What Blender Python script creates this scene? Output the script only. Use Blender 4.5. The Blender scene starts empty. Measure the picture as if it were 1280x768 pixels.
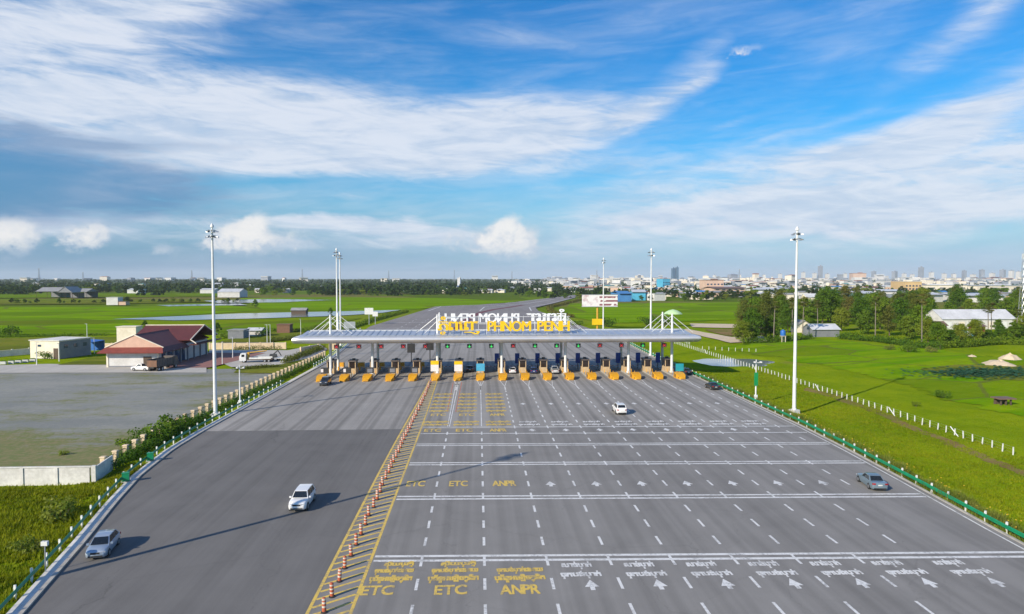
import bpy, math, random
from mathutils import Vector, Matrix
R = math.radians
rnd = random.Random(7)
scene = bpy.context.scene
col = scene.collection

# ------------------------------------------------------------------ camera
CAM_H = 24.0; LENS = 24.0; F = 1280 * LENS / 36.0
YAW = math.atan(42 / F); PITCH = math.atan(36 / F)
cd = bpy.data.cameras.new('camera'); cam = bpy.data.objects.new('camera', cd); col.objects.link(cam)
cam.location = (0, 0, CAM_H); cam.rotation_euler = (R(90) - PITCH, 0, -YAW)
cd.lens = LENS; cd.sensor_width = 36.0; cd.clip_start = 0.5; cd.clip_end = 90000
scene.camera = cam
_f = Vector((math.sin(YAW) * math.cos(PITCH), math.cos(YAW) * math.cos(PITCH), -math.sin(PITCH)))
_r = Vector((math.cos(YAW), -math.sin(YAW), 0)); _u = _r.cross(_f)

def site(px, py, z=0.0):
    """ground position surveyed from the photograph (a point at height z)"""
    d = _r * ((px - 640) / F) + _u * ((384 - py) / F) + _f
    t = (z - CAM_H) / d.z
    return Vector((d.x * t, d.y * t, z))

def sky_dir(px, py):
    d = (_r * ((px - 640) / F) + _u * ((384 - py) / F) + _f).normalized()
    return math.degrees(math.atan2(d.x, d.y)), math.degrees(math.asin(d.z))

# ------------------------------------------------------------------ shader helper
class S:
    """socket wrapper: arithmetic on shader values"""
    nt = None
    def __init__(self, s): self.s = s
    @staticmethod
    def m(op, *a, clamp=False):
        n = S.nt.nodes.new('ShaderNodeMath'); n.operation = op; n.use_clamp = clamp
        for i, v in enumerate(a):
            if isinstance(v, S): S.nt.links.new(v.s, n.inputs[i])
            else: n.inputs[i].default_value = v
        return S(n.outputs[0])
    def __add__(s, o): return S.m('ADD', s, o)
    def __radd__(s, o): return S.m('ADD', o, s)
    def __sub__(s, o): return S.m('SUBTRACT', s, o)
    def __rsub__(s, o): return S.m('SUBTRACT', o, s)
    def __mul__(s, o): return S.m('MULTIPLY', s, o)
    def __rmul__(s, o): return S.m('MULTIPLY', o, s)
    def __truediv__(s, o): return S.m('DIVIDE', s, o)

def smooth(v, a, b, lo=0.0, hi=1.0):
    n = S.nt.nodes.new('ShaderNodeMapRange'); n.interpolation_type = 'SMOOTHSTEP'
    S.nt.links.new(v.s, n.inputs[0])
    for i, x in enumerate((a, b, lo, hi)): n.inputs[i + 1].default_value = x
    return S(n.outputs[0])

def vec(x, y, z=0.0):
    n = S.nt.nodes.new('ShaderNodeCombineXYZ')
    for i, v in enumerate((x, y, z)):
        if isinstance(v, S): S.nt.links.new(v.s, n.inputs[i])
        else: n.inputs[i].default_value = v
    return S(n.outputs[0])

def noise(v, scale, detail=4, rough=0.55, dist=0.0):
    n = S.nt.nodes.new('ShaderNodeTexNoise')
    if v is not None: S.nt.links.new(v.s, n.inputs['Vector'])
    n.inputs['Scale'].default_value = scale; n.inputs['Detail'].default_value = detail
    n.inputs['Roughness'].default_value = rough; n.inputs['Distortion'].default_value = dist
    return S(n.outputs[0])

def voronoi(v, scale, feature='F1', out='Distance', rnd_=1.0):
    n = S.nt.nodes.new('ShaderNodeTexVoronoi'); n.feature = feature
    S.nt.links.new(v.s, n.inputs['Vector']); n.inputs['Scale'].default_value = scale
    n.inputs['Randomness'].default_value = rnd_
    return S(n.outputs[out])

def sep(v):
    n = S.nt.nodes.new('ShaderNodeSeparateXYZ'); S.nt.links.new(v.s, n.inputs[0])
    return S(n.outputs[0]), S(n.outputs[1]), S(n.outputs[2])

def cmix(f, a, b, blend='MIX'):
    n = S.nt.nodes.new('ShaderNodeMix'); n.data_type = 'RGBA'; n.blend_type = blend; n.clamp_factor = True
    for k, v in ((0, f), (6, a), (7, b)):
        if isinstance(v, S): S.nt.links.new(v.s, n.inputs[k])
        elif k == 0: n.inputs[0].default_value = v
        else: n.inputs[k].default_value = (v[0], v[1], v[2], 1)
    return S(n.outputs[2])

def pos():
    n = S.nt.nodes.new('ShaderNodeNewGeometry'); return S(n.outputs['Position'])
def objco():
    n = S.nt.nodes.new('ShaderNodeTexCoord'); return S(n.outputs['Object'])
def orand():
    n = S.nt.nodes.new('ShaderNodeObjectInfo'); return S(n.outputs['Random'])

# ------------------------------------------------------------------ world: sky with clouds
SUN_EL = R(27.0); SUN_AZ = math.atan2(-0.74, -0.67)
w = bpy.data.worlds.new('World'); scene.world = w; w.use_nodes = True
S.nt = w.node_tree; w.node_tree.nodes.clear()
sk = S.nt.nodes.new('ShaderNodeTexSky'); sk.sky_type = 'NISHITA'; sk.sun_disc = False
sk.sun_elevation = SUN_EL; sk.sun_rotation = SUN_AZ % (2 * math.pi)
sk.air_density = 1.25; sk.dust_density = 0.25; sk.ozone_density = 3.2; sk.altitude = 20
tc = S.nt.nodes.new('ShaderNodeTexCoord')
dx, dy, dz = sep(S(tc.outputs['Generated']))
az = S.m('ARCTAN2', dx, dy) * 57.29578
el = S.m('ARCSINE', S.m('MINIMUM', S.m('MAXIMUM', dz, -1.0), 1.0)) * 57.29578
# plane projection for high cirrus: fibres shrink towards the horizon
hz = S.m('MAXIMUM', dz, 0.0) + 0.10
wx = noise(vec(az * 0.05, el * 0.11, 3.1), 1.0, 3, .55) - 0.5
wy = noise(vec(az * 0.05, el * 0.11, 9.7), 1.0, 3, .55) - 0.5
fx = noise(vec(az * 0.16, el * 0.5, 5.0), 1.0, 5, .6) - 0.5
azw = az + wx * 9.0 + fx * 3.0
elw = el + wy * 4.0 + fx * 1.6

AE = vec(azw, elw, 0.0)
def blob(px, py, rx, ry, rot=0.0, wgt=1.0, v=None, acc=None):
    """a bank of cloud centred on a direction, sizes in degrees"""
    a0, e0 = sky_dir(px, py)
    mp = S.nt.nodes.new('ShaderNodeMapping'); mp.vector_type = 'TEXTURE'; S.nt.links.new((v or AE).s, mp.inputs[0])
    mp.inputs[1].default_value = (a0, e0, 0); mp.inputs[2].default_value = (0, 0, R(rot)); mp.inputs[3].default_value = (rx * 1.75, ry * 1.75, 1)
    gt = S.nt.nodes.new('ShaderNodeTexGradient'); gt.gradient_type = 'SPHERICAL'; S.nt.links.new(mp.outputs[0], gt.inputs[0])
    return S.m('MULTIPLY_ADD', S(gt.outputs[1]), wgt * 1.15, 0.0 if acc is None else acc)

fib1 = noise(vec(az * 0.055 + el * 0.02, el * 0.36 - az * 0.03, 1.7), 1.0, 5, .62, .6)
fib2 = noise(vec(az * 0.14 - el * 0.05, el * 0.75 + az * 0.08, 7.3), 1.0, 6, .66, .8)
cir = None
for b in ((60, 26, 9, 1.6, 7, 1.1), (225, 6, 8, 1.1, 12, .85), (150, 62, 9, .6, 10, .25),
          (60, 125, 11, 2.3, 3, .95), (300, 128, 15, 2.7, -3, .9), (520, 165, 13, 2.6, 3, 1.15), (690, 158, 8, 2.6, 14, .8),
          (835, 100, 4.6, 1.1, 38, .8), (640, 42, 9, 1.1, -6, .40), (300, 178, 15, 1.6, 4, 1.0), (420, 205, 10, 1.0, 3, .7), (190, 235, 9, 1.2, 8, .7), (60, 180, 8, 1.2, 0, .5),
          (70, 272, 8, .8, 2, .85), (455, 250, 3.4, .55, 10, .5), (410, 284, 10, .5, -2, .9), (520, 296, 6, .9, 0, .55), (470, 306, 9, .9, 0, .4), (700, 312, 9, .9, 0, .4), (110, 290, 9, .9, 0, .5), (330, 300, 7, 1.0, 0, .5),
          (1240, 118, 9, 1.7, 22, .75), (1140, 168, 8, 1.1, 16, .55), (1255, 200, 12, 2.8, 8, .85), (1040, 232, 12, 1.8, 6, .68), (1180, 262, 13, 2.0, 3, .75),
          (850, 222, 8, 1.2, 8, .7), (770, 205, 6, .7, 6, .55), (820, 268, 12, 1.3, 0, .55), (1000, 292, 18, 1.8, 0, .7), (1230, 14, 7, 1.1, 30, .75), (905, 160, 5, .5, 12, .4), (1000, 165, 4, .45, 16, .4)):
    cir = blob(*b, acc=cir)
inview = smooth(S.m('ABSOLUTE', az - 3.0), 44.0, 70.0)          # the same kind of cloud goes on all round
above = smooth(el, 26.0, 40.0)
gen = smooth(noise(vec(dx / hz * 0.6, dy / hz * 0.6, 4.0), 1.0, 4, .6, .7), 0.42, 0.72) * S.m('MAXIMUM', inview, above) * 0.6
cov = cir * (fib1 * 1.3 + fib2 * 1.2 - 0.30) + (fib2 - 0.5) * 0.16
fib3 = noise(vec(az * 0.13 + el * 0.16, el * 0.95 - az * 0.07, 3.3), 1.0, 5, .6, .9)
cirrus = smooth(cov + (fib3 - .5) * cir * .6, -0.02, 1.35) * 0.92
veil = smooth(fib1 * .7 + fib3 * .4 + wx * .5, .38, .85) * smooth(el, 2.0, 30.0, .42, .20)    # thin high veil over the whole sky
cirrus = S.m('MAXIMUM', cirrus, S.m('MAXIMUM', gen, veil))
# grey undersides / shadowed banks low on the left
dk = None
for b in ((40, 205, 9, 1.7, -2, .95), (90, 248, 10, 1.5, 0, .85), (10, 228, 7, 1.8, 0, .8), (200, 176, 6, .5, 0, .55), (40, 172, 5, .5, 0, .55), (770, 216, 4.5, .7, 3, .3)): dk = blob(*b, acc=dk)
darkm = smooth(dk * (fib2 * 1.4 + fib3 * 1.6 - .65), 0.10, 0.80) * 0.66
# cumulus heads
cn = noise(vec(az * 0.55, el * 0.62, 8.0), 1.0, 3, .5); cn2 = noise(vec(az * 1.3, el * 1.45, 2.0), 1.0, 6, .62)
CE = vec(az + (cn - .5) * 2.6 + (cn2 - .5) * 1.0, el + (cn2 - .5) * 1.6 + (cn - .5) * .8, 0.0)
cu = None
for b in ((640, 283, .75, .8, 0, 1.0), (624, 289, .8, .8, 0, .9), (606, 300, .9, .8, 0, .9), (632, 302, 1.3, 1.0, 0, .8), (660, 298, .8, .9, 0, .85), (652, 311, 1.2, .8, 0, .7), (622, 314, 2.2, .7, 0, .6), (680, 318, 2, .6, 0, .4),
          (322, 283, .8, .9, 0, 1.0), (308, 292, .9, .9, 0, .9), (290, 296, .9, .8, 0, .8), (305, 304, 1.6, .8, 0, .7), (274, 303, 1.0, .8, 0, .7), (350, 300, 2.8, 1.0, 0, .6), (118, 293, .8, .7, 0, .9), (103, 299, 1.0, .8, 0, .85), (8, 296, 1.1, 1.0, 0, .95), (26, 303, 1.0, .8, 0, .8), (-10, 304, 1.5, 1.0, 0, .8),
          (212, 311, .7, .4, 0, .6), (572, 298, 1.1, .8, 0, .5), (930, 62, 1.0, .3, 0, .4), (35, 285, 2.0, .6, 0, .35)):
    cu = blob(*b, v=CE, acc=cu)
cum = smooth(cu * (cn * 1.2 + cn2 * 2.2 - 0.80), 0.06, 0.82)
cum = cum * smooth(el, 0.9, 2.9, .15, 1.0)
cshade = smooth(cn2 * 0.9 + cn * 0.35 + (cu - 0.6) * 0.2 + (el - 3.2) * .10, 0.40, 0.95)
ccol = cmix(cshade, (5.0, 6.0, 7.4), (10.0, 9.7, 9.4))
# low veil of far air and cloud tops above the horizon, paler to the right
lside = smooth(az, -32.0, 24.0)
lowv = smooth(el, -1.0, 11.5, 1.0, 0.0) * (fib1 * 0.3 + 0.82)
lowc = cmix(lside, (1.5, 3.0, 5.3), (3.9, 5.6, 7.9))
skyc = S(sk.outputs[0])
hsv = S.nt.nodes.new('ShaderNodeHueSaturation'); S.nt.links.new(skyc.s, hsv.inputs['Color'])
hsv.inputs['Saturation'].default_value = 1.3; hsv.inputs['Value'].default_value = 1.25
skyc = cmix(1.0, S(hsv.outputs[0]), (0.20, 0.82, 1.16), 'MULTIPLY')
c = cmix(lowv, skyc, lowc)
c = cmix(cirrus, c, cmix(smooth(fib2 * .6 + fib3 * .5, .40, .66), (5.6, 6.7, 8.4), (7.9, 8.4, 9.4)))
c = cmix(darkm, c, (0.85, 2.35, 4.8))
c = cmix(cum * 0.90, c, ccol)
bg = S.nt.nodes.new('ShaderNodeBackground'); bg.inputs[1].default_value = 0.08
S.nt.links.new(c.s, bg.inputs[0])
wo = S.nt.nodes.new('ShaderNodeOutputWorld'); S.nt.links.new(bg.outputs[0], wo.inputs[0])

# ------------------------------------------------------------------ sun and exposure
sd = bpy.data.lights.new('sun', 'SUN'); sd.energy = 5.0; sd.angle = R(0.53); sd.color = (1.0, 0.88, 0.71)
so = bpy.data.objects.new('sun', sd); col.objects.link(so); so.location = (-60, -60, 90)
_sd = Vector((math.sin(SUN_AZ) * math.cos(SUN_EL), math.cos(SUN_AZ) * math.cos(SUN_EL), math.sin(SUN_EL)))
so.rotation_euler = (-_sd).to_track_quat('-Z', 'Y').to_euler()
vs = scene.view_settings; vs.view_transform = 'Standard'; vs.look = 'None'; vs.gamma = 1.0; vs.use_curve_mapping = False
vs.exposure = 0.29
w.cycles.sampling_method = 'MANUAL'; w.cycles.sample_map_resolution = 512
scene.cycles.use_denoising = True
scene.cycles.max_bounces = 4; scene.cycles.volume_bounces = 1

# ------------------------------------------------------------------ materials
def new_mat(name):
    m = bpy.data.materials.new(name); m.use_nodes = True; S.nt = m.node_tree
    return m, m.node_tree.nodes['Principled BSDF']

def setc(b, c):
    if isinstance(c, S): S.nt.links.new(c.s, b.inputs['Base Color'])
    else: b.inputs['Base Color'].default_value = (c[0], c[1], c[2], 1)

def bump(b, h, strength=0.3, dist=0.02):
    n = S.nt.nodes.new('ShaderNodeBump'); n.inputs['Strength'].default_value = strength; n.inputs['Distance'].default_value = dist
    S.nt.links.new(h.s, n.inputs['Height']); S.nt.links.new(n.outputs[0], b.inputs['Normal'])

def mk(name, c1, c2=None, rough=0.6, metal=0.0, scale=1.0, bmp=0.0, world=False, coat=0.0, rvar=0.0):
    """painted / cast / sheet surface with procedural mottling and wear"""
    m, b = new_mat(name)
    if c2 is None: c2 = tuple(x * 0.78 for x in c1)
    p = pos() if world else objco()
    n1 = noise(p, scale, 5, .6); n2 = noise(p, scale * 6.3, 3, .6)
    f = smooth(n1 * 0.65 + n2 * 0.35, 0.32, 0.68)
    setc(b, cmix(f, c1, c2))
    b.inputs['Metallic'].default_value = metal
    if rvar: S.nt.links.new((n1 * rvar + (rough - rvar * .5)).s, b.inputs['Roughness'])
    else: b.inputs['Roughness'].default_value = rough
    if coat: b.inputs['Coat Weight'].default_value = coat; b.inputs['Coat Roughness'].default_value = .06
    if bmp: bump(b, n2, bmp, 0.02)
    return m

M = {}
M['white_paint'] = mk('white_paint', (.78, .79, .80), (.62, .63, .62), .45, scale=.6)
M['galv'] = mk('galvanised_steel', (.55, .57, .60), (.42, .44, .46), .42, .6, scale=1.2)
M['dark_metal'] = mk('dark_metal', (.035, .037, .04), (.06, .06, .06), .5, .3)
M['black'] = mk('black_rubber', (.018, .018, .019), (.035, .034, .033), .8)
M['rail_green'] = mk('rail_green_paint', (.004, .26, .11), (.006, .18, .075), .42, scale=1.5)
M['post_white'] = mk('post_white_paint', (.80, .81, .80), (.60, .61, .58), .5, scale=2)
M['concrete'] = mk('cast_concrete', (.46, .44, .40), (.32, .31, .28), .85, scale=.7, bmp=.3, world=True)
M['wall_conc'] = mk('wall_concrete', (.74, .73, .70), (.52, .51, .48), .85, scale=.45, bmp=.3, world=True)
M['cream'] = mk('cream_render', (.72, .58, .40), (.56, .43, .28), .8, scale=.5, bmp=.15, world=True)
M['cream_light'] = mk('pale_cream_render', (.80, .74, .62), (.66, .58, .46), .8, scale=.4, world=True)
M['white_wall'] = mk('white_render', (.66, .66, .65), (.52, .51, .49), .8, scale=.35, world=True)
M['orange'] = mk('orange_plastic', (.48, .105, .04), (.36, .085, .04), .5, scale=3)
M['band'] = mk('white_reflective_band', (.68, .63, .54), (.48, .40, .33), .4, scale=4)
M['toll_yellow'] = mk('toll_yellow_paint', (.80, .40, .012), (.58, .27, .012), .5, scale=2)
M['toll_black'] = mk('toll_black_paint', (.03, .028, .026), (.07, .06, .05), .6, scale=2)
M['booth_frame'] = mk('booth_beige_panel', (.62, .46, .27), (.46, .33, .19), .55, scale=1.5)
M['booth_roof'] = mk('booth_dark_roof', (.07, .055, .05), (.12, .09, .08), .5, scale=1.5)
M['sign_blue'] = mk('sign_blue', (.012, .07, .42), (.014, .05, .30), .45)
M['sign_teal'] = mk('sign_teal', (.02, .34, .40), (.02, .26, .32), .4)
M['sign_lightblue'] = mk('sign_light_blue', (.09, .42, .62), (.06, .33, .52), .4)
M['sign_green'] = mk('sign_green', (.01, .30, .09), (.01, .22, .07), .4)
M['letter_yellow'] = mk('letter_yellow', (.86, .58, .008), (.76, .46, .006), .4, scale=.8)
M['letter_white'] = mk('letter_white', (.84, .85, .86), (.70, .71, .72), .4, scale=.8)
M['maroon'] = mk('maroon_roof_tile', (.135, .034, .028), (.085, .022, .02), .6, scale=.8, world=True)
M['tile_red'] = mk('red_roof_tile', (.26, .055, .035), (.17, .04, .03), .65, scale=.8, world=True)
M['pink'] = mk('gable_pink_render', (.66, .44, .33), (.56, .36, .27), .8, scale=.5, world=True)
M['grey_wall'] = mk('blue_grey_wall', (.16, .17, .20), (.22, .23, .25), .7, scale=.4, world=True)
M['tarp_blue'] = mk('blue_tarpaulin', (.02, .16, .55), (.02, .11, .40), .5, scale=.8)
M['roof_white'] = mk('white_metal_roof', (.64, .65, .67), (.48, .49, .50), .5, scale=.2, world=True)
M['roof_grey'] = mk('grey_metal_roof', (.36, .36, .36), (.24, .24, .23), .6, .1, scale=.3, world=True)
M['roof_blue'] = mk('blue_metal_roof', (.07, .24, .52), (.05, .17, .40), .5, scale=.05, world=True)
M['roof_green'] = mk('teal_metal_roof', (.10, .34, .32), (.08, .26, .25), .5, scale=.05, world=True)
M['roof_red'] = mk('rust_red_roof', (.34, .12, .075), (.24, .09, .06), .6, scale=.05, world=True)
M['roof_brown'] = mk('brown_roof', (.20, .12, .09), (.15, .09, .07), .6, scale=.05, world=True)
M['wall_ochre'] = mk('ochre_render', (.62, .44, .22), (.52, .36, .18), .8, scale=.05, world=True)
M['wall_peach'] = mk('peach_render', (.64, .45, .34), (.52, .36, .27), .8, scale=.05, world=True)
M['tower_grey'] = mk('tower_grey', (.30, .33, .38), (.22, .25, .30), .6, scale=.02, world=True)
M['tower_blue'] = mk('tower_blue_glass', (.06, .12, .20), (.10, .17, .26), .35, scale=.02, world=True)
M['sand'] = mk('pale_sand', (.66, .54, .38), (.50, .40, .27), .9, scale=.5, bmp=.5, world=True)
M['bark'] = mk('bark', (.16, .12, .085), (.09, .07, .05), .9, scale=2.5, bmp=.6)
M['palm_bark'] = mk('palm_bark', (.24, .21, .17), (.15, .13, .10), .9, scale=2, bmp=.5)
M['wood'] = mk('weathered_wood', (.12, .085, .06), (.07, .05, .04), .85, scale=2, bmp=.3)
M['rim'] = mk('alloy_rim', (.48, .49, .50), (.36, .36, .37), .35, .8)
M['head_lamp'] = mk('headlamp_lens', (.70, .72, .74), (.50, .52, .55), .12, coat=.6)
M['tail_lamp'] = mk('taillamp_lens', (.36, .012, .012), (.22, .01, .01), .2, coat=.5)
M['plate'] = mk('number_plate', (.70, .70, .68), None, .5)
M['crane_yellow'] = mk('crane_yellow', (.62, .36, .03), (.46, .25, .03), .5)
M['dump_box'] = mk('dump_body_steel', (.075, .07, .068), (.13, .10, .08), .7, scale=.9, bmp=.2)
M['rust'] = mk('rusty_steel', (.22, .11, .065), (.14, .08, .05), .8, scale=1.2)

def glass(name, c=(.012, .016, .02)):
    m, b = new_mat(name); setc(b, c); b.inputs['Roughness'].default_value = .06
    b.inputs['Specular IOR Level'].default_value = .7
    return m
M['glass'] = glass('tinted_glass')
M['booth_glass'] = glass('booth_glass', (.03, .022, .02))
M['window_blue'] = glass('blue_window_glass', (.03, .06, .12))
def emis(name, c, e):
    m, b = new_mat(name); setc(b, tuple(x * .3 for x in c)); b.inputs['Emission Color'].default_value = (*c, 1); b.inputs['Emission Strength'].default_value = e
    return m
M['led_red'] = emis('signal_red', (1, .03, .05), .45)
M['led_green'] = emis('signal_green', (.05, 1, .18), .5)

def car_paint(name, c, metal=.0, rough=.3):
    m, b = new_mat(name); p = objco()
    dirt = smooth(noise(p, 2.2, 4, .6), .45, .8) ; _, _, zz = sep(p)
    low = smooth(zz, .2, .75, .35, .02)
    setc(b, cmix(dirt * low, c, (.20, .17, .13)))
    b.inputs['Metallic'].default_value = metal; b.inputs['Roughness'].default_value = rough
    b.inputs['Coat Weight'].default_value = .8; b.inputs['Coat Roughness'].default_value = .05
    return m

def leaf_mat(name, c1, c2, c3, sc=.25):
    m, b = new_mat(name); p = pos()
    n1 = noise(p, sc, 3, .5); n2 = noise(p, sc * 7, 2, .5); r = orand()
    cc = cmix(smooth(n1 * .6 + n2 * .4, .35, .65), c1, c2)
    cc = cmix(smooth(r * .8 + n2 * .3, .35, 1.0), cc, c3)
    setc(b, cc); b.inputs['Roughness'].default_value = .6; b.inputs['Specular IOR Level'].default_value = .06
    tr = S.nt.nodes.new('ShaderNodeBsdfTranslucent'); S.nt.links.new(cc.s, tr.inputs[0])
    mx = S.nt.nodes.new('ShaderNodeMixShader'); mx.inputs[0].default_value = .36
    out = S.nt.nodes['Material Output']
    S.nt.links.new(b.outputs[0], mx.inputs[1]); S.nt.links.new(tr.outputs[0], mx.inputs[2]); S.nt.links.new(mx.outputs[0], out.inputs[0])
    return m
M['leaf'] = leaf_mat('tree_leaf', (.09, .18, .015), (.185, .28, .02), (.22, .26, .028))
M['leaf_dark'] = leaf_mat('dark_leaf', (.055, .13, .013), (.11, .20, .016), (.12, .20, .018))
M['leaf_yellow'] = leaf_mat('olive_leaf', (.11, .145, .022), (.16, .18, .03), (.17, .16, .035))
M['palm_leaf'] = leaf_mat('palm_leaf', (.095, .125, .025), (.14, .15, .035), (.16, .15, .04))
M['leaf_far'] = leaf_mat('far_leaf', (.022, .055, .020), (.045, .085, .024), (.05, .08, .025), .012)
M['grass_blade'] = leaf_mat('grass_blade', (.15, .245, .006), (.27, .33, .010), (.24, .23, .012), .10)
M['weed'] = leaf_mat('weed_leaf', (.13, .19, .02), (.24, .26, .05), (.26, .26, .07), .4)
M['lotus'] = leaf_mat('lotus_leaf', (.035, .12, .06), (.06, .16, .07), (.06, .15, .07), .3)
M['flower'] = mk('yellow_flower', (.75, .50, .03), (.6, .35, .03), .6)

# ------------------------------------------------------------------ mesh builder
class MB:
    def __init__(s): s.v = []; s.f = []; s.mi = []; s.cm = 0
    def add(s, vs, fs):
        o = len(s.v); s.v.extend(tuple(v) for v in vs)
        for f in fs: s.f.append(tuple(o + i for i in f)); s.mi.append(s.cm)
        return s
    def box(s, cx, cy, cz, sx, sy, sz, rz=0.0, taper=1.0):
        """centre x, y, BASE z; full sizes"""
        c, n = math.cos(rz), math.sin(rz); vs = []
        for z, k in ((0, 1.0), (sz, taper)):
            for a, b in ((-1, -1), (1, -1), (1, 1), (-1, 1)):
                x, y = a * sx / 2 * k, b * sy / 2 * k
                vs.append((cx + x * c - y * n, cy + x * n + y * c, cz + z))
        return s.add(vs, [(3, 2, 1, 0), (4, 5, 6, 7), (0, 1, 5, 4), (1, 2, 6, 5), (2, 3, 7, 6), (3, 0, 4, 7)])
    def quad(s, *p): return s.add(p, [tuple(range(len(p)))])
    def slab(s, p, t):
        """polygon given thickness along its normal (downwards -n)"""
        P_ = [Vector(q) for q in p]; n = (P_[1] - P_[0]).cross(P_[2] - P_[0]).normalized() * t; k = len(P_)
        vs = P_ + [q - n for q in P_]
        return s.add(vs, [tuple(range(k)), tuple(range(2 * k - 1, k - 1, -1))] + [((i + 1) % k, i, k + i, k + (i + 1) % k) for i in range(k)])
    def tube(s, p0, p1, r0, r1=None, n=8, caps=True):
        r1 = r0 if r1 is None else r1
        a, b = Vector(p0), Vector(p1); d = (b - a).normalized()
        t = Vector((0, 0, 1)) if abs(d.z) < .9 else Vector((1, 0, 0)); u = d.cross(t).normalized(); v = d.cross(u)
        vs = []
        for p, r in ((a, r0), (b, r1)):
            for i in range(n):
                an = 2 * math.pi * i / n; vs.append(p + u * math.cos(an) * r + v * math.sin(an) * r)
        fs = [(i, i + n, (i + 1) % n + n, (i + 1) % n) for i in range(n)]
        if caps: fs += [tuple(range(n)), tuple(range(2 * n - 1, n - 1, -1))]
        return s.add(vs, fs)
    def lathe(s, prof, n=12, c=(0, 0, 0)):
        vs = []; k = len(prof)
        for r, z in prof:
            for i in range(n):
                an = 2 * math.pi * i / n; vs.append((c[0] + r * math.cos(an), c[1] + r * math.sin(an), c[2] + z))
        fs = []
        for j in range(k - 1):
            for i in range(n): fs.append((j * n + i, j * n + (i + 1) % n, (j + 1) * n + (i + 1) % n, (j + 1) * n + i))
        fs += [tuple(range(n - 1, -1, -1)), tuple((k - 1) * n + i for i in range(n))]
        return s.add(vs, fs)
    def loft(s, secs, caps=True, closed=True):
        k = len(secs[0]); vs = [p for q in secs for p in q]; fs = []
        for j in range(len(secs) - 1):
            for i in range(k if closed else k - 1):
                fs.append((j * k + i, j * k + (i + 1) % k, (j + 1) * k + (i + 1) % k, (j + 1) * k + i))
        if caps: fs += [tuple(range(k - 1, -1, -1)), tuple((len(secs) - 1) * k + i for i in range(k))]
        return s.add(vs, fs)
    def mesh(s, name, mats, smooth_=False):
        me = bpy.data.meshes.new(name); me.from_pydata(s.v, [], s.f)
        if not isinstance(mats, (list, tuple)): mats = [mats]
        for m in mats: me.materials.append(m)
        if len(mats) > 1: me.polygons.foreach_set('material_index', s.mi)
        if smooth_:
            me.polygons.foreach_set('use_smooth', [True] * len(me.polygons))
            if hasattr(me, 'set_sharp_from_angle'): me.set_sharp_from_angle(angle=R(38))
        me.update(); return me
    def build(s, name, mats, parent=None, loc=None, smooth_=False, rz=None):
        return link(name, s.mesh(name, mats, smooth_), parent, loc, rz)

def link(name, data, parent=None, loc=None, rz=None):
    o = bpy.data.objects.new(name, data); col.objects.link(o)
    if parent is not None: o.parent = parent
    if loc is not None: o.location = loc
    if rz is not None: o.rotation_euler = (0, 0, rz)
    return o
def tag(o, label=None, cat=None, group=None, kind=None):
    for k, v in (('label', label), ('category', cat), ('group', group), ('kind', kind)):
        if v: o[k] = v
    return o
def thing(name, label, cat, loc=(0, 0, 0), rz=0.0, group=None):
    o = link(name, None, None, loc, rz); o.empty_display_size = .3
    return tag(o, label, cat, group)
def dup(root, loc, rz=None, label=None, group=None, scale=None, parent=None):
    c = root.copy(); col.objects.link(c); c.parent = parent; c.location = loc
    if rz is not None: c.rotation_euler = (0, 0, rz)
    if scale is not None: c.scale = scale if hasattr(scale, '__len__') else (scale,) * 3
    if label: c['label'] = label
    if group: c['group'] = group
    for ch in KIDS(root):
        d = ch.copy(); col.objects.link(d); d.parent = c
        for g in KIDS(ch):
            e = g.copy(); col.objects.link(e); e.parent = d
    return c
def KIDS(o): return [x for x in o.children]
def structure(o): o['kind'] = 'structure'; return o

ORD = ['first', 'second', 'third', 'fourth', 'fifth', 'sixth', 'seventh', 'eighth', 'ninth', 'tenth', 'eleventh', 'twelfth',
       'thirteenth', 'fourteenth', 'fifteenth', 'sixteenth', 'seventeenth']
# ================================================================== SETTING
from mathutils import noise as mnoise
EL = [(-20.5, 0), (-27.8, 30), (-32.3, 48.7), (-35.8, 63.4), (-38.6, 74), (-41.0, 84.5), (-42.6, 97), (-43.0, 108.5), (-43.0, 200), (-45.5, 235), (-47, 255),
      (-52, 300), (-54, 345), (-49, 410), (-42, 505), (-37, 585), (-6, 625), (24, 665), (92, 853), (189, 1137), (300, 1462), (500, 2100)]
ER = [(46, 0), (47.4, 30), (48.3, 48), (49.2, 62), (50.4, 76), (51.6, 92), (52.4, 108.5), (52.8, 150), (53, 200), (54, 235), (55, 255),
      (54, 300), (52, 345), (50, 400), (44, 499), (47, 560), (58, 605), (69, 645), (131, 890), (208, 1150), (325, 1480), (530, 2120)]
def interp(pl, y):
    if y <= pl[0][1]: return pl[0][0]
    for (x0, y0), (x1, y1) in zip(pl, pl[1:]):
        if y <= y1: return x0 + (x1 - x0) * (y - y0) / (y1 - y0)
    return pl[-1][0]
def sst(a, b, v):
    t = min(1, max(0, (v - a) / (b - a))); return t * t * (3 - 2 * t)
def ground_z(x, y):
    l, r = interp(EL, y), interp(ER, y)
    d = l - x if x < (l + r) / 2 else x - r
    right = x > (l + r) / 2
    low = -1.0 if right else -0.5
    if y > 560: low = -1.0
    z0 = -.16 - .84 * sst(470, 600, y)
    z = z0 + (low - z0) * sst(1.6, 9.0, d) if d > 0 else z0
    if y > 600: z = -1.0
    if d > 2.0 and y < 700:
        amp = sst(2, 7, d) * (.13 if right else .10)
        if not right and x < -49 and 84 < y < 260: amp *= .15
        z += amp * (mnoise.noise(Vector((x * .12, y * .12, 0))) + .6 * mnoise.noise(Vector((x * .4, y * .4, 5))))
    pd = math.hypot((x - POND.x) / 14, (y - POND.y) / 11)
    if pd < 1.2: z -= .75 * sst(1.15, .35, pd + .35 * mnoise.noise(Vector((x * .15, y * .15, 3))))
    return z
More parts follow.
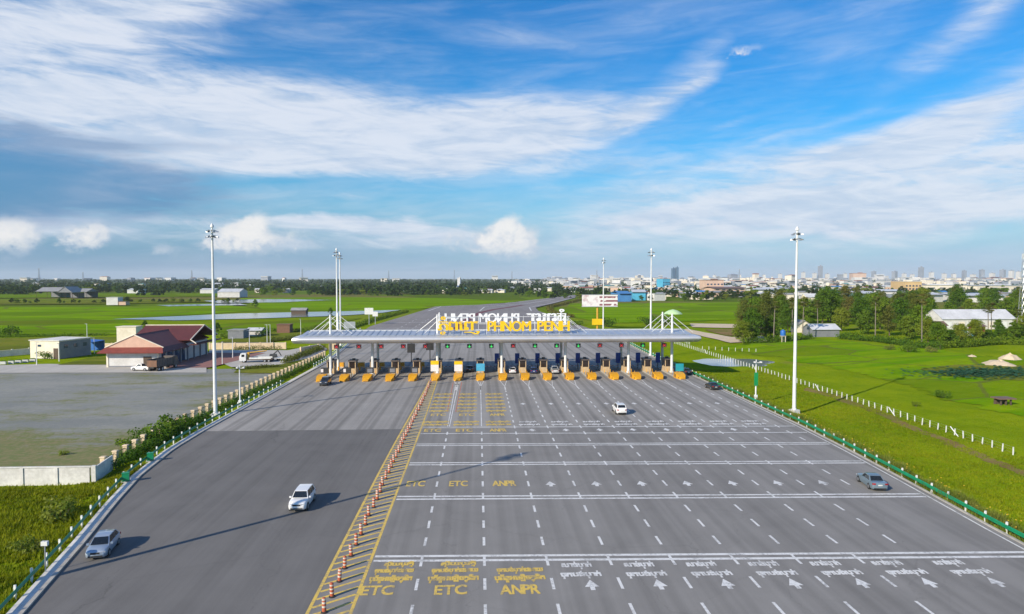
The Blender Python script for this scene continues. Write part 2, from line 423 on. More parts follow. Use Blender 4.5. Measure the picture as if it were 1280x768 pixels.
POND = site(918, 451.5, -.8)

# ---- ground sheet out to the horizon
xs = [-26000, -16000, -9000, -5000, -3000, -2000, -1300, -900, -600, -420, -300, -220, -170, -140, -120, -105, -92]
x = -84.0
while x < -30: xs.append(x); x += 1.3
xs += [-28, -20, -10, 0, 10, 20, 30, 40, 45]; x = 47.0
while x < 100: xs.append(x); x += 1.3
x = 102.0
while x < 200: xs.append(x); x += 3.0
xs += [210, 225, 245, 280, 360, 480, 650, 900, 1300, 2000, 3000, 5000, 9000, 16000, 26000]
ys = [-26000, -12000, -5000, -2000, -900, -400, -150, -60, -20, 0, 15, 25, 32, 38]; y = 42.0
while y < 190: ys.append(y); y += 1.4
y = 193.0
while y < 285: ys.append(y); y += 3.0
ys += [292, 315, 345, 380, 420, 460, 505, 545, 585, 625, 665, 720, 853, 1000, 1137, 1462, 2100, 3000, 4500, 7000, 11000, 17000, 26000]
g = MB(); nx = len(xs)
for y in ys:
    for x in xs: g.v.append((x, y, ground_z(x, y)))
for j in range(len(ys) - 1):
    for i in range(nx - 1):
        a = j * nx + i; g.f.append((a, a + 1, a + nx + 1, a + nx)); g.mi.append(0)

def ground_mat():
    m, b = new_mat('meadow_ground'); p = pos(); px, py, pz = sep(p)
    far = smooth(py, 260.0, 700.0); 
    n0 = noise(p, .011, 4, .55); n1 = noise(p, .06, 4, .6); n2 = noise(p, .5, 5, .65); n3 = noise(p, 3.2, 3, .6)
    near = cmix(smooth(n1 * .55 + n2 * .45, .36, .62), (.14, .225, .006), (.23, .30, .008))
    near = cmix(smooth(n2 * .5 + n3 * .5, .52, .70), near, (.105, .155, .009))
    near = cmix(smooth(noise(vec(px * .05, py * .022, 4.0), 1.0, 5, .6), .60, .74) * .7, near, (.20, .16, .055))
    pl = voronoi(vec(px * .0042, py * .0085, 0.0), 1.0, 'F1', 'Color', .85)
    r_, g_, b_ = sep(pl)
    farc = cmix(r_, (.085, .135, .016), (.15, .235, .014))
    farc = cmix(smooth(g_, .62, .8), farc, (.17, .165, .05))
    farc = cmix(smooth(n1 * .5 + n2 * .5, .45, .7) * .6, farc, (.06, .095, .015))
    vfar = smooth(py, 900.0, 2200.0)
    farc = cmix(vfar, farc, cmix(smooth(n0, .4, .6), (.045, .075, .022), (.08, .11, .03)))
    setc(b, cmix(far, near, farc)); b.inputs['Roughness'].default_value = 1.0; b.inputs['Specular IOR Level'].default_value = .0
    bump(b, n2 * .5 + n3 * .5, .9, .25)
    return m
ground = structure(g.build('ground', ground_mat(), smooth_=True))

def outline(pts, step, amp, seed=0):
    """ragged natural edge through surveyed corners"""
    out = []; k = len(pts)
    for i in range(k):
        a, b = Vector(pts[i]), Vector(pts[(i + 1) % k]); n = max(1, int((b - a).length / step)); t = (b - a)
        nn = Vector((-t.y, t.x, 0)).normalized()
        for j in range(n):
            q = a + t * (j / n); q = q + nn * amp * mnoise.noise(Vector((q.x / step * .4, q.y / step * .4, seed)))
            out.append((q.x, q.y, q.z))
    return out
def sheet(name, pts, z, mat, amp=1.0, step=4.0, seed=0):
    p = outline([(q[0], q[1], z) for q in pts], step, amp, seed)
    return structure(MB().quad(*p).build(name, mat))
def psheet(name, px, z, mat, amp=1.0, step=6.0, seed=0):
    return sheet(name, [site(a, b, z) for a, b in px], z, mat, amp, step, seed)

def field_mat(name, c1, c2, c3, ang=0.0, sc=1.0):
    m, b = new_mat(name); p = pos(); px, py, pz = sep(p)
    u = px * math.cos(ang) + py * math.sin(ang); v = py * math.cos(ang) - px * math.sin(ang)
    n1 = noise(vec(u * .012 * sc, v * .06 * sc, 1.0), 1.0, 5, .6); n2 = noise(p, .35, 5, .65)
    cc = cmix(smooth(n1, .36, .64), c1, c2); cc = cmix(smooth(n2 * .6 + n1 * .4, .5, .72) * .75, cc, c3)
    vb = voronoi(vec(u * .011 * sc + (n2 - .5) * .1, v * .021 * sc, 0.0), 1.0, 'DISTANCE_TO_EDGE', 'Distance', .7)   # bunds between plots
    vc = sep(voronoi(vec(u * .011 * sc, v * .021 * sc, 0.0), 1.0, 'F1', 'Color', .7))[0]
    cc = cmix(smooth(vc, .55, .95) * .55, cc, c3); cc = cmix(smooth(vb, .008, .022, .8, 0.), cc, (.13, .15, .03))
    setc(b, cc); b.inputs['Roughness'].default_value = 1.0; b.inputs['Specular IOR Level'].default_value = .0
    bump(b, n2, .8, .3); return m
M['rice'] = field_mat('rice_bright', (.115, .235, .004), (.19, .32, .006), (.085, .145, .008))
M['rice2'] = field_mat('rice_mid', (.095, .18, .008), (.15, .24, .010), (.12, .14, .015))
M['lawn'] = field_mat('lush_meadow', (.115, .25, .004), (.21, .32, .006), (.13, .18, .009), R(25), 2.2)
M['olive'] = field_mat('rough_grass', (.12, .17, .016), (.19, .20, .03), (.09, .11, .02), 0, 2.0)
M['dirt'] = field_mat('bare_dirt', (.20, .14, .06), (.26, .19, .09), (.13, .14, .03), 0, 4.0)

def water_mat(name, c, rough):
    m, b = new_mat(name); p = pos(); n = noise(p, .12, 4, .6)
    setc(b, cmix(smooth(n, .5, .75) * .5, c, (.12, .15, .05))); b.inputs['Roughness'].default_value = rough
    bump(b, noise(p, 1.2, 3, .5), .02, .05); return m
M['water'] = water_mat('still_water', (.20, .24, .27), .05)
M['flooded'] = water_mat('flooded_paddy', (.18, .20, .17), .12)

zL, zR = -.28, -.72
psheet('field', [(-300, 385), (100, 384), (290, 382), (330, 388), (150, 399), (205, 417), (60, 420), (-300, 424)], zL, M['rice'], 2, 12, 1)
psheet('field', [(300, 373), (420, 371.5), (560, 373), (648, 377.5), (600, 381), (470, 390), (330, 387)], zL, M['rice'], 2, 16, 2)
psheet('field', [(-200, 368), (120, 367), (300, 366.5), (300, 370.5), (100, 372), (-200, 374)], zL, M['rice2'], 3, 30, 3)
psheet('field', [(215, 409), (330, 402), (452, 398), (400, 409), (330, 415), (240, 419)], zL + .04, M['rice2'], 2, 10, 4)
psheet('water', [(140, 399), (230, 395), (300, 392), (370, 390.5), (440, 389), (500, 387.5), (480, 391), (440, 394), (330, 398), (220, 400.5)], zL + .12, M['flooded'], 2.5, 9, 5)
psheet('rough_grass', [(-200, 375.5), (130, 374.5), (300, 374), (300, 377), (120, 380), (-200, 383)], zL, M['olive'], 3, 20, 31)
psheet('rough_grass', [(-200, 425.5), (60, 422), (150, 421), (150, 430), (118, 436), (40, 441), (-200, 452)], zL, M['olive'], 1.5, 6, 32)
psheet('rough_grass', [(-200, 399), (100, 398), (150, 402), (120, 405), (-200, 407)], zL + .05, M['rice2'], 2, 12, 33)
psheet('rough_grass', [(270, 428), (330, 416), (425, 405), (440, 404), (400, 420), (330, 428)], zL + .1, M['olive'], 2, 8, 34)
psheet('water', [(255, 376), (330, 374), (420, 375), (350, 378), (270, 379)], zL + .12, M['flooded'], 3, 20, 6)
psheet('water', [(195, 381.5), (300, 379.5), (310, 381.5), (210, 383)], zL + .12, M['flooded'], 3, 15, 7)
psheet('field', [(712, 379.5), (800, 379), (938, 378), (935, 399), (860, 402), (760, 404), (700, 394)], zR, M['rice'], 2, 12, 8)
def inside(p, poly):
    c_ = False; n = len(poly); j = n - 1
    for i in range(n):
        if ((poly[i][1] > p[1]) != (poly[j][1] > p[1])) and p[0] < (poly[j][0] - poly[i][0]) * (p[1] - poly[i][1]) / (poly[j][1] - poly[i][1]) + poly[i][0]: c_ = not c_
        j = i
    return c_
def meadow(name, px, mat, cell, dz, seed, amp=1.0):
    """patch of another sward lying on the uneven ground, ragged outline"""
    poly = [site(a_, b_, -1) for a_, b_ in px]; x0, x1 = min(q.x for q in poly), max(q.x for q in poly); y0, y1 = min(q.y for q in poly), max(q.y for q in poly)
    nx_, ny_ = int((x1 - x0) / cell) + 1, int((y1 - y0) / cell) + 1; b = MB(); idx = {}
    def vid(i, j):
        if (i, j) not in idx:
            x, y = x0 + i * cell, y0 + j * cell; idx[(i, j)] = len(b.v)
            b.v.append((x + cell * .6 * mnoise.noise(Vector((x, y, 1))), y + cell * .6 * mnoise.noise(Vector((x, y, 7))), ground_z(x, y) + dz))
        return idx[(i, j)]
    for i in range(nx_):
        for j in range(ny_):
            x, y = x0 + (i + .5) * cell, y0 + (j + .5) * cell
            w1 = Vector((mnoise.noise(Vector((x * .09, y * .09, seed))), mnoise.noise(Vector((x * .09, y * .09, seed + 5))), 0)) * 7 + Vector((mnoise.noise(Vector((x * .4, y * .4, seed))), mnoise.noise(Vector((x * .4, y * .4, seed + 5))), 0)) * 2.5
            if inside((x + w1.x * amp, y + w1.y * amp), poly): b.f.append((vid(i, j), vid(i + 1, j), vid(i + 1, j + 1), vid(i, j + 1))); b.mi.append(0)
    return structure(b.build(name, mat, smooth_=True))
LAWN = [(897, 435), (950, 428), (1010, 423), (1100, 430), (1200, 442), (1300, 452), (1400, 520), (1400, 570), (1180, 495), (1060, 464), (975, 447)]
meadow('field', LAWN, M['lawn'], 1.5, .10, 9)
sheet('water', [(POND.x + 13 * math.cos(a_ * .3927), POND.y + 10.5 * math.sin(a_ * .3927)) for a_ in range(16)], -1.2, M['water'], .5, 3, 10)
meadow('lotus_bed', [(1150, 463), (1200, 457), (1300, 457), (1330, 478), (1240, 474), (1180, 469)], M['olive'], 1.0, .18, 11)
psheet('dirt_path', [(858, 411), (888, 417), (915, 421.5), (955, 420), (958, 427), (915, 428.5), (880, 421), (850, 414)], zR + .08, M['sand'], 1.2, 4, 12)
psheet('dirt_path', [(862, 404.5), (905, 405), (956, 406), (960, 410.5), (905, 410), (865, 409)], zR + .08, M['sand'], 1.5, 5, 13)
psheet('dirt_patch', [(880, 412), (950, 411), (956, 418), (910, 420)], zR + .04, M['dirt'], 1.5, 5, 14)
meadow('dirt_track', [(1008, 484.5), (1040, 492.5), (1100, 514), (1180, 547), (1290, 592), (1290, 600), (1180, 554), (1100, 519.5), (1036, 496.5), (1005, 487.5)], M['dirt'], .55, .05, 15, .12)

# ---- road surfaces
def strip(y0, y1, left, right, step=2.0):
    y = y0; rows = []
    while True:
        rows.append((left(y), right(y), y))
        if y >= y1: break
        y = min(y1, y + step)
    return rows
def strip_mesh(rows, z):
    b = MB(); n = len(rows)
    for l, r, y in rows: b.v += [(l, y, z), (r, y, z)]
    for i in range(n - 1): b.f.append((2 * i, 2 * i + 1, 2 * i + 3, 2 * i + 2)); b.mi.append(0)
    return b
def asphalt(name, base, streak=.5, lane=None):
    m, b = new_mat(name); p = pos(); px, py, pz = sep(p)
    grain = noise(p, 9.0, 3, .7); mid = noise(p, .22, 5, .6); big = noise(vec(px * .05, py * .015, 0.0), 1.0, 4, .6)
    lon = noise(vec(px * .55, py * .008, 2.0), 1.0, 5, .65); lon2 = noise(vec(px * 1.6, py * .02, 6.0), 1.0, 3, .6)
    v = (lon - .5) * streak + (lon2 - .5) * streak * .5 + (big - .5) * .5 + (mid - .5) * .35 + (grain - .5) * .35
    if lane:  # tyre-polished wheel paths between the lane lines
        ph = S.m('FRACT', (px + 10.2) / 5.33) - .5
        wp = smooth(S.m('ABSOLUTE', S.m('ABSOLUTE', ph) - .17), .02, .13, 1.0, 0.0)
        oil = smooth(S.m('ABSOLUTE', ph), .0, .09, 1.0, 0.0)
        v = v - (wp * .30 + oil * .18) * lane * (lon + .25)
    k = v + 1.0
    n = S.nt.nodes.new('ShaderNodeVectorMath'); n.operation = 'SCALE'; n.inputs[0].default_value = base; S.nt.links.new(k.s, n.inputs['Scale'])
    cc = S(n.outputs[0])
    stain = smooth(noise(vec(px * .35, py * .12, 11.0), 1.0, 5, .65), .66, .80) * .5
    cc = cmix(stain, cc, tuple(q * .45 for q in base))
    crack = voronoi(vec(px * .10 + (mid - .5) * .5, py * .06 + (grain - .5) * .1, 0.0), 1.0, 'DISTANCE_TO_EDGE', 'Distance')
    cc = cmix(smooth(crack, .0, .004, .28, 0.0), cc, tuple(q * .4 for q in base))
    setc(b, cc); b.inputs['Roughness'].default_value = .88; b.inputs['Specular IOR Level'].default_value = .18
    bump(b, grain, .25, .01); return m
M['asphalt_exit'] = asphalt('asphalt_exit', (.150, .146, .141), .6)
M['asphalt_entry'] = asphalt('asphalt_entry', (.232, .225, .214), .42, .5)
M['plaza'] = asphalt('concrete_plaza', (.292, .281, .264), .6, 1.2)
M['highway'] = asphalt('asphalt_highway', (.23, .215, .21), .4)
MED_L = lambda y: -12.35 + .85 * sst(80, 160, y)
fl = lambda y: interp(EL, y); fr = lambda y: interp(ER, y)
exit_road = structure(strip_mesh(strip(0, 108.5, fl, MED_L), 0).build('road', M['asphalt_exit']))
entry_road = structure(strip_mesh(strip(0, 108.5, MED_L, fr), 0).build('road', M['asphalt_entry']))
plaza = structure(strip_mesh(strip(108.5, 255, fl, fr), 0).build('plaza_pavement', M['plaza']))
hb = MB()
for (lx, ly), (rx, ry) in zip(EL[10:], ER[10:]):
    zz = -.45 * sst(500, 700, ly); hb.v += [(lx, ly, zz), (rx, ry, zz)]
n = len(EL[10:])
for i in range(n - 1): hb.f.append((2 * i, 2 * i + 1, 2 * i + 3, 2 * i + 2)); hb.mi.append(0)
highway = structure(hb.build('road', M['highway']))
def ribbon(pts, w_, z, mat, name):
    b = MB()
    for i, (x, y) in enumerate(pts):
        q = pts[min(i + 1, len(pts) - 1)]; p_ = pts[max(i - 1, 0)]; t = Vector((q[0] - p_[0], q[1] - p_[1], 0)).normalized(); nn = Vector((-t.y, t.x, 0)) * w_ / 2
        zz = z - .45 * sst(500, 700, y); b.v += [(x + nn.x, y + nn.y, zz), (x - nn.x, y - nn.y, zz)]
    for i in range(len(pts) - 1): b.f.append((2 * i, 2 * i + 1, 2 * i + 3, 2 * i + 2)); b.mi.append(0)
    return structure(b.build(name, mat))
M['median_red'] = mk('red_surfacing', (.17, .035, .045), (.11, .03, .035), .8, scale=.2, world=True)
ribbon([(-12, 255), (-10, 330), (-5, 420), (2, 480), (12, 525), (24, 562), (40, 615)], 4.2, .02, M['median_red'], 'median_strip')

# ---- kerbs and concrete shoulder on the left edge
def edge_band(pl, o0, o1, y0, y1, z0, z1, name, mat, sgn, step=3.0):
    """raised band between two offsets outside a road edge; sgn -1 left, +1 right"""
    secs = []; y = y0
    while True:
        e = interp(pl, y); a, b_ = e + sgn * o0, e + sgn * o1
        secs.append([(a, y, z0), (b_, y, z0), (b_, y, z1), (a, y, z1)])
        if y >= y1: break
        y = min(y1, y + step)
    return structure(MB().loft(secs).build(name, mat))
edge_band(EL, 0.02, .34, 0, 255, -.2, .15, 'kerb', M['concrete'], -1)
edge_band(EL, .345, 1.25, 0, 255, -.2, .06, 'verge_paving', M['wall_conc'], -1)
edge_band(ER, 0.02, .26, 0, 255, -.2, .11, 'kerb', M['concrete'], 1)

# ---- painted markings (parts of the road they lie on)
def paint(name, c, worn):
    m, b = new_mat(name); p = pos()
    n1 = noise(p, 3.5, 5, .7); n2 = noise(p, .5, 3, .6)
    setc(b, cmix(smooth(n1 * .6 + n2 * .4, .45, .66) * worn, c, (.17, .165, .16))); b.inputs['Roughness'].default_value = .6; return m
M['mark_white'] = paint('road_paint_white', (.70, .70, .68), .75)
M['mark_yellow'] = paint('road_paint_yellow', (.70, .49, .09), .8)
M['mark_red'] = paint('road_paint_red', (.52, .13, .07), .7)
SK = lambda x: -.033 * (x + 9)      # the cross markings lie slightly askew to the road axis
LX = lambda k: -10.2 + 5.33 * k
def par(y): return plaza if y > 108.5 else entry_road
dash_me = MB().quad((-.12, -1, 0), (.12, -1, 0), (.12, 1, 0), (-.12, 1, 0)).mesh('lane_dash', M['mark_white'])
for k in range(1, 12):
    ylo = {9: 59.5, 10: 76, 11: 100}.get(k, 40); yhi = 108 if k in (1, 2) else 148
    y = 44.3
    while y < yhi:
        if y > ylo: link('lane_dash', dash_me, par(y), (LX(k), y + SK(LX(k)), .006))
        y += 4.36
def line(name, x0, y0, x1, y1, w_, mat, parent, z=.008):
    t = Vector((x1 - x0, y1 - y0, 0)).normalized(); nn = Vector((-t.y, t.x, 0)) * w_ / 2
    return MB().quad((x0 - nn.x, y0 - nn.y, z), (x1 - nn.x, y1 - nn.y, z), (x1 + nn.x, y1 + nn.y, z), (x0 + nn.x, y0 + nn.y, z)).build(name, mat, parent)
for yc, w_, gap in ((58.0, .42, .95), (74.2, .40, .95), (87.9, .38, .95), (98.0, .36, .95), (105.1, .34, 0), (109.6, .34, 0)):
    for dy_ in ((-gap / 2, gap / 2) if gap else (0,)):
        y = yc + dy_; xr = interp(ER, y) - 1.1; line('cross_line', -8.95, y, xr, y + SK(xr), w_, M['mark_white'], par(y), .011)
b = MB()
rows = strip(0, 150, lambda y: fr(y) - .75, lambda y: fr(y) - .55); strip_mesh(rows, .008).build('edge_line', M['mark_white'], entry_road)
for k in (1, 2):
    for dx_ in ((-.3, .3) if k == 1 else (0,)): line('lane_line', LX(k) + dx_ * .5, 110, LX(k) + dx_, 157, .16, M['mark_white'], plaza)
for dx_ in (-.75, .75): line('lane_line', LX(1) + dx_, 122, LX(1) + dx_ * 1.3, 157, .14, M['mark_red'], plaza)
for k in range(1, 12):   # white splay in front of each island nose
    xk = LX(k)
    for s_ in (-1, 1): line('splay_line', xk, 150.5, xk + s_ * .95, 160.8, .16, M['mark_white'], plaza)
    line('splay_line', xk, 146, xk, 150.3, .28, M['mark_white'], plaza)
# yellow hatched strip between the carriageways
xa = lambda y: -12.3 + .75 * sst(80, 160, y); xb = lambda y: -9.2 - .45 * sst(110, 160, y)
for f_ in (xa, xb):
    strip_mesh(strip(0, 108.4, lambda y: f_(y) - .13, lambda y: f_(y) + .13), .008).build('border_line', M['mark_yellow'], entry_road)
    strip_mesh(strip(108.6, 160, lambda y: f_(y) - .13, lambda y: f_(y) + .13), .008).build('border_line', M['mark_yellow'], plaza)
y = 38.0
while y < 157:
    x0, x1 = xa(y) + .15, xb(y + 2) - .15
    line('hatch_bar', x0, y, x1, y + 2.0, .27, M['mark_yellow'], par(y + 1), .007); y += 1.27

# ---- lettering
_gc = {}
def glyph(ch):
    if ch in _gc: return _gc[ch]
    cu = bpy.data.curves.new('glyph', 'FONT'); cu.body = ch; cu.resolution_u = 3
    o = bpy.data.objects.new('glyph', cu); col.objects.link(o)
    me = bpy.data.meshes.new_from_object(o.evaluated_get(bpy.context.evaluated_depsgraph_get()))
    vs = [tuple(v.co) for v in me.vertices]; fs = [tuple(p.vertices) for p in me.polygons]
    bpy.data.objects.remove(o); bpy.data.curves.remove(cu); bpy.data.meshes.remove(me)
    _gc[ch] = (vs, fs); return _gc[ch]
PRE = 'េែៃ'; ABOVE = 'ិីឹឺំ់័៍៉'; BELOW = 'ុូួ'
def layout(text):
    """simple Khmer / Latin setter: list of (glyph, x, y, scale)"""
    out = []; pen = 0.0; base = (0, .5); i = 0; prev_start = 0
    while i < len(text):
        ch = text[i]
        if ch == ' ': pen += .35; i += 1; continue
        if ch == '្' and i + 1 < len(text):
            vs, _ = glyph(text[i + 1]); w0 = max(v[0] for v in vs) - min(v[0] for v in vs)
            out.append((text[i + 1], (base[0] + base[1]) / 2 - w0 * .27 - min(v[0] for v in vs) * .55, -.40, .55)); i += 2; continue
        if ch in ABOVE or ch in BELOW:
            out.append((ch, pen - .0, 0, 1)); i += 1; continue
        vs, _ = glyph(ch); a, b_ = min(v[0] for v in vs), max(v[0] for v in vs)
        out.append((ch, pen - a, 0, 1)); base = (pen, pen + b_ - a); pen += b_ - a + .06; i += 1
    return out
def text_geo(text, bold=0.0):
    vs, fs = [], []
    for ch, x, y, s_ in layout(text):
        gv, gf = glyph(ch); o = len(vs)
        vs += [(v[0] * s_ + x, v[1] * s_ + y, 0) for v in gv]; fs += [tuple(o + i for i in f) for f in gf]
    x0, x1 = min(v[0] for v in vs), max(v[0] for v in vs); y0, y1 = max(-.30, min(v[1] for v in vs)), min(.80, max(v[1] for v in vs))
    return [((v[0] - (x0 + x1) / 2) / (x1 - x0), (v[1] - (y0 + y1) / 2) / (y1 - y0), 0) for v in vs], fs
_tm = {}
def road_text(text, cx, cy, w_, h_, mat, bold=.15):
    key = (text, mat.name, w_, h_)
    if key not in _tm:
        vs, fs = text_geo(text); b = MB()
        for k, (ox, oy) in enumerate(((0, 0), (bold * .55, .0), (0, bold * .8), (bold * .55, bold * .8), (bold * .28, bold * .4))):   # heavy stencil strokes
            b.add([(v[0] * w_ + ox, v[1] * h_ + oy, k * .0012) for v in vs], fs)
        _tm[key] = b.mesh('road_lettering', mat)
    return link('road_lettering', _tm[key], par(cy), (cx, cy + SK(cx), .012))
arrow_me = MB().add([(-.2, -.95, 0), (.2, -.95, 0), (.2, -.35, 0), (-.2, -.35, 0), (-.62, -.35, 0), (.62, -.35, 0), (0, 1.0, 0)], [(0, 1, 2, 3), (4, 5, 6)]).mesh('lane_arrow', M['mark_white'])
def arrow(x, y, s_=1.0): o = link('lane_arrow', arrow_me, par(y), (x, y + SK(x), .012)); o.scale = (s_, s_, 1)
C = lambda k: LX(k) + 5.33 / 2
KH1, KH2, KH3 = 'ស្វ័យប្រវត្តិ', 'ច្រកបង់ប្រាក់ដោយ', 'ប្រព័ន្ធអេឡិចត្រូនិក'
for k, word in ((0, 'ETC'), (1, 'ETC'), (2, 'ANPR')):
    x = C(k) + (.45 if k == 0 else .1); W_ = 3.0 if k == 0 else 3.6
    if k < 2: road_text(KH1, x + .35, 56.75, W_ * .8, .95, M['mark_yellow'])
    road_text(KH2, x + .1, 55.45, W_ * 1.05, 1.1, M['mark_yellow']); road_text(KH3, x, 53.95, W_ * 1.12, 1.2, M['mark_yellow'])
    road_text(word, x - (.75 if k == 0 else .1), 52.0, 2.45 if k < 2 else 3.0, 1.55, M['mark_yellow'], .13)
    road_text(word, x - .3, 79.3, 2.1 if k < 2 else 2.7, 2.0, M['mark_yellow'], .13)
    road_text(word, x - .2, 107.4, 2.6, 2.0, M['mark_yellow'], .13)
    road_text(KH2, x, 111.4, 4.1, 1.5, M['mark_yellow']); road_text(KH3, x, 113.6, 4.2, 1.4, M['mark_yellow'])
    for yy in (123, 126, 129.5, 133, 137, 141): road_text(KH3 if int(yy) % 2 else KH2, x - .1, yy, 3.6, 1.6, M['mark_yellow'])
    road_text(word, x, 119.6, 2.6, 1.9, M['mark_yellow'], .13)
W1, W2 = 'សាច់ប្រាក់', 'ច្រកបង់ប្រាក់'
for k in range(3, 12):
    if k < 10:
        road_text(W1, C(k) - .35 - .09 * (k - 3), 56.3, 2.45, 1.25, M['mark_white']); road_text(W2, C(k) - .25, 54.5, 3.25, 1.15, M['mark_white'])
        arrow(C(k) + .35, 52.7, .92)
    if k < 11:
        arrow(C(k) - .1, 79.0)
        if k < 10 or True:
            road_text(W1, C(k) - .3, 113.4, 2.8, 1.5, M['mark_white']); road_text(W2, C(k) - .2, 111.3, 3.4, 1.4, M['mark_white']); arrow(C(k), 107.4, .95)
    if k < 11: arrow(C(k), 130, .95)
# edge and centre lines of the far curve
for k_, nm in ((.06, 'edge_line'), (.5, 'lane_line'), (.94, 'edge_line')):
    pts = [(a_[0] + (b_[0] - a_[0]) * k_, a_[1] + (b_[1] - a_[1]) * k_) for a_, b_ in zip(EL[14:], ER[14:])]
    lo = ribbon(pts, .9, .03, M['mark_white'], nm); del lo['kind']; lo.parent = highway
# transverse rumble and far lane marks on the highway side
for y in (262, 290, 330, 372): line('cross_line', interp(EL, y) + 4, y, -14, y, .8, M['mark_white'], highway, .02)
for k in range(0, 5):
    for j in range(10): line('lane_dash', -40 + 7 * k + j * .4, 262 + j * 15, -40 + 7 * k + j * .4 + .16, 268 + j * 15, .25, M['mark_white'], highway, .018)
# ================================================================== TOLL PLAZA
# ---- guardrails
post_g = MB().box(0, 0, -.3, .13, .13, .98).mesh('post', M['rail_green'])
post_w = MB().box(0, 0, -.3, .15, .15, 1.05, 0, .9).box(0, 0, .75, .19, .12, .26, 0, .85).mesh('post', M['post_white'])
def guardrail(pl, off, sgn, y0, y1, label, posts=post_w, pitch=3.05):
    t = thing('guardrail', label, 'guardrail', (interp(pl, y0) + sgn * off, y0, 0))
    ox, oy = t.location.x, t.location.y; secs = []; y = y0
    h0 = .44 if sgn < 0 else .34; hs = (.76 - h0) / .32
    prof = [(a_, h0 + (z_ - .44) * hs) for a_, z_ in ((0, .44), (.07, .50), (.07, .56), (.015, .60), (.07, .64), (.07, .70), (0, .76), (-.03, .76), (-.03, .44))]
    while True:
        x = interp(pl, y) + sgn * off
        secs.append([(x - ox - sgn * a * 1.0, y - oy, z) for a, z in prof])
        if y >= y1: break
        y = min(y1, y + 3.0)
    MB().loft(secs).build('beam', M['rail_green'], t, smooth_=False)
    y = y0 + .8
    while y < y1:
        x = interp(pl, y) + sgn * off
        link('post', posts, t, (x - ox + sgn * .12, y - oy, 0)); y += pitch
    return t
guardrail(EL, 1.55, -1, 36, 158, 'green crash barrier with white posts along the left road edge')
guardrail(EL, 1.55, -1, 186, 320, 'green crash barrier along the left road edge beyond the toll canopy')
guardrail(ER, .55, 1, 36, 250, 'green crash barrier with white posts along the right road edge')
for px, py in ((173, 603), (204, 577)):
    p = site(px, py); x = interp(EL, p.y) - 1.15
    c = thing('roadside_cabinet', 'green roadside cabinet ' + ('nearer' if py > 590 else 'farther') + ' of the two on the left barrier', 'cabinet', (x, p.y, .05), .3)
    MB().box(0, 0, 0, 1.0, .7, .12).build('plinth', M['concrete'], c)
    MB().box(0, 0, .121, .75, .5, .95).build('housing', M['rail_green'], c); MB().box(0, 0, 1.074, .85, .6, .07, 0, .9).build('lid', M['rail_green'], c)

# ---- orange bollards down the hatched strip
def bollard(v):
    t = thing('bollard', 'orange plastic bollard with white bands on the yellow hatched strip', 'bollard', group='orange bollards along the hatched strip')
    MB().lathe([(.24, 0), (.24, .05), (.15, .10)], 12).build('base', M['black'], t, smooth_=True)
    MB().lathe([(.155, .09), (.15, .5), (.14, 1.02), (.115, 1.08), (.03, 1.10)], 12).build('post', M['orange'], t, smooth_=True)
    for z in ((.30, .58, .86) if v == 0 else (.38, .66, .90)):
        MB().lathe([(.160, z), (.157, z + (.10 if v == 0 else .13))], 12).build('band', M['band'], t, smooth_=True)
    return t
bp = [bollard(0), bollard(1)]; y = 46.2; i = 0
while y < 158:
    x = (xa(y) + xb(y)) / 2 - .3 + rnd.uniform(-.07, .07); s_ = rnd.uniform(.95, 1.04)
    if i < 2: o = bp[i]; o.location = (x, y, .012)
    else: o = dup(bp[i % 2], (x, y, .012))
    o.scale = (s_, s_, s_); o.rotation_euler = (rnd.uniform(-.04, .04), rnd.uniform(-.05, .05), rnd.uniform(0, 3)); y += 2.5 + rnd.uniform(-.1, .1); i += 1

# ---- canopy
CX0, CX1, CY0, CY1 = -44.2, 54.3, 164.0, 184.5
can = thing('toll_canopy', 'long white steel toll canopy on columns with cable-stayed pylons', 'canopy', (0, 174, 0))
prof = [(2.6, 8.25), (1.5, 8.32), (.75, 8.55), (.25, 8.9), (0, 9.3), (.12, 9.65), (.55, 9.88), (1.4, 9.98)]
half = (CY1 - CY0) / 2
def csec(x, k):
    pts = [(-half + a, z) for a, z in prof] + [(half - a, z) for a, z in reversed(prof)]
    return [(x, yy - (1 - k) * math.copysign(1.2, yy), 9.05 + (z - 9.05) * k) for yy, z in pts]
secs = [csec(CX0 - .3, .45), csec(CX0 - .1, .85), csec(CX0 + .5, 1.0)] + [csec(x, 1.0) for x in range(-42, 53, 6)] + [csec(CX1 - .5, 1.0), csec(CX1 + .1, .85), csec(CX1 + .3, .45)]
M['fascia'] = mk('canopy_white_panel', (.66, .67, .69), (.56, .57, .59), .35, .35, scale=.15, rvar=.2)
M['roofsheet'] = mk('canopy_roof_sheet', (.50, .55, .62), (.42, .46, .52), .4, .45, scale=.2, rvar=.25)
MB().loft(secs).build('fascia', M['fascia'], can, smooth_=True)
rb = MB()
ryl = half - 1.5
rb.loft([[(x, -ryl, 9.985), (x, 0, 10.75), (x, ryl, 9.985), (x, ryl, 9.9), (x, -ryl, 9.9)] for x in (CX0 + 1.2, CX1 - 1.2)]).build('roof', M['roofsheet'], can)
sb = MB(); x = CX0 + 2.4
while x < CX1 - 1.5:
    for s_ in (-1, 1): sb.slab([(x - .04, s_ * ryl, 10.05), (x + .04, s_ * ryl, 10.05), (x + .04, 0, 10.83), (x - .04, 0, 10.83)][::s_], .08)
    x += 1.55
sb.build('roof_seams', M['roofsheet'], can)
MB().box(5, 0, 10.72, CX1 - CX0 - 4, .7, .22).build('ridge_cap', M['fascia'], can)
MB().box(5, -half + 1.9, 10.06, CX1 - CX0 - 5, .35, .12).build('gutter', M['galv'], can)
colm = MB().lathe([(.52, 0), (.52, .5), (.34, .55), (.34, 8.2)], 16).mesh('column', M['white_paint'], True)
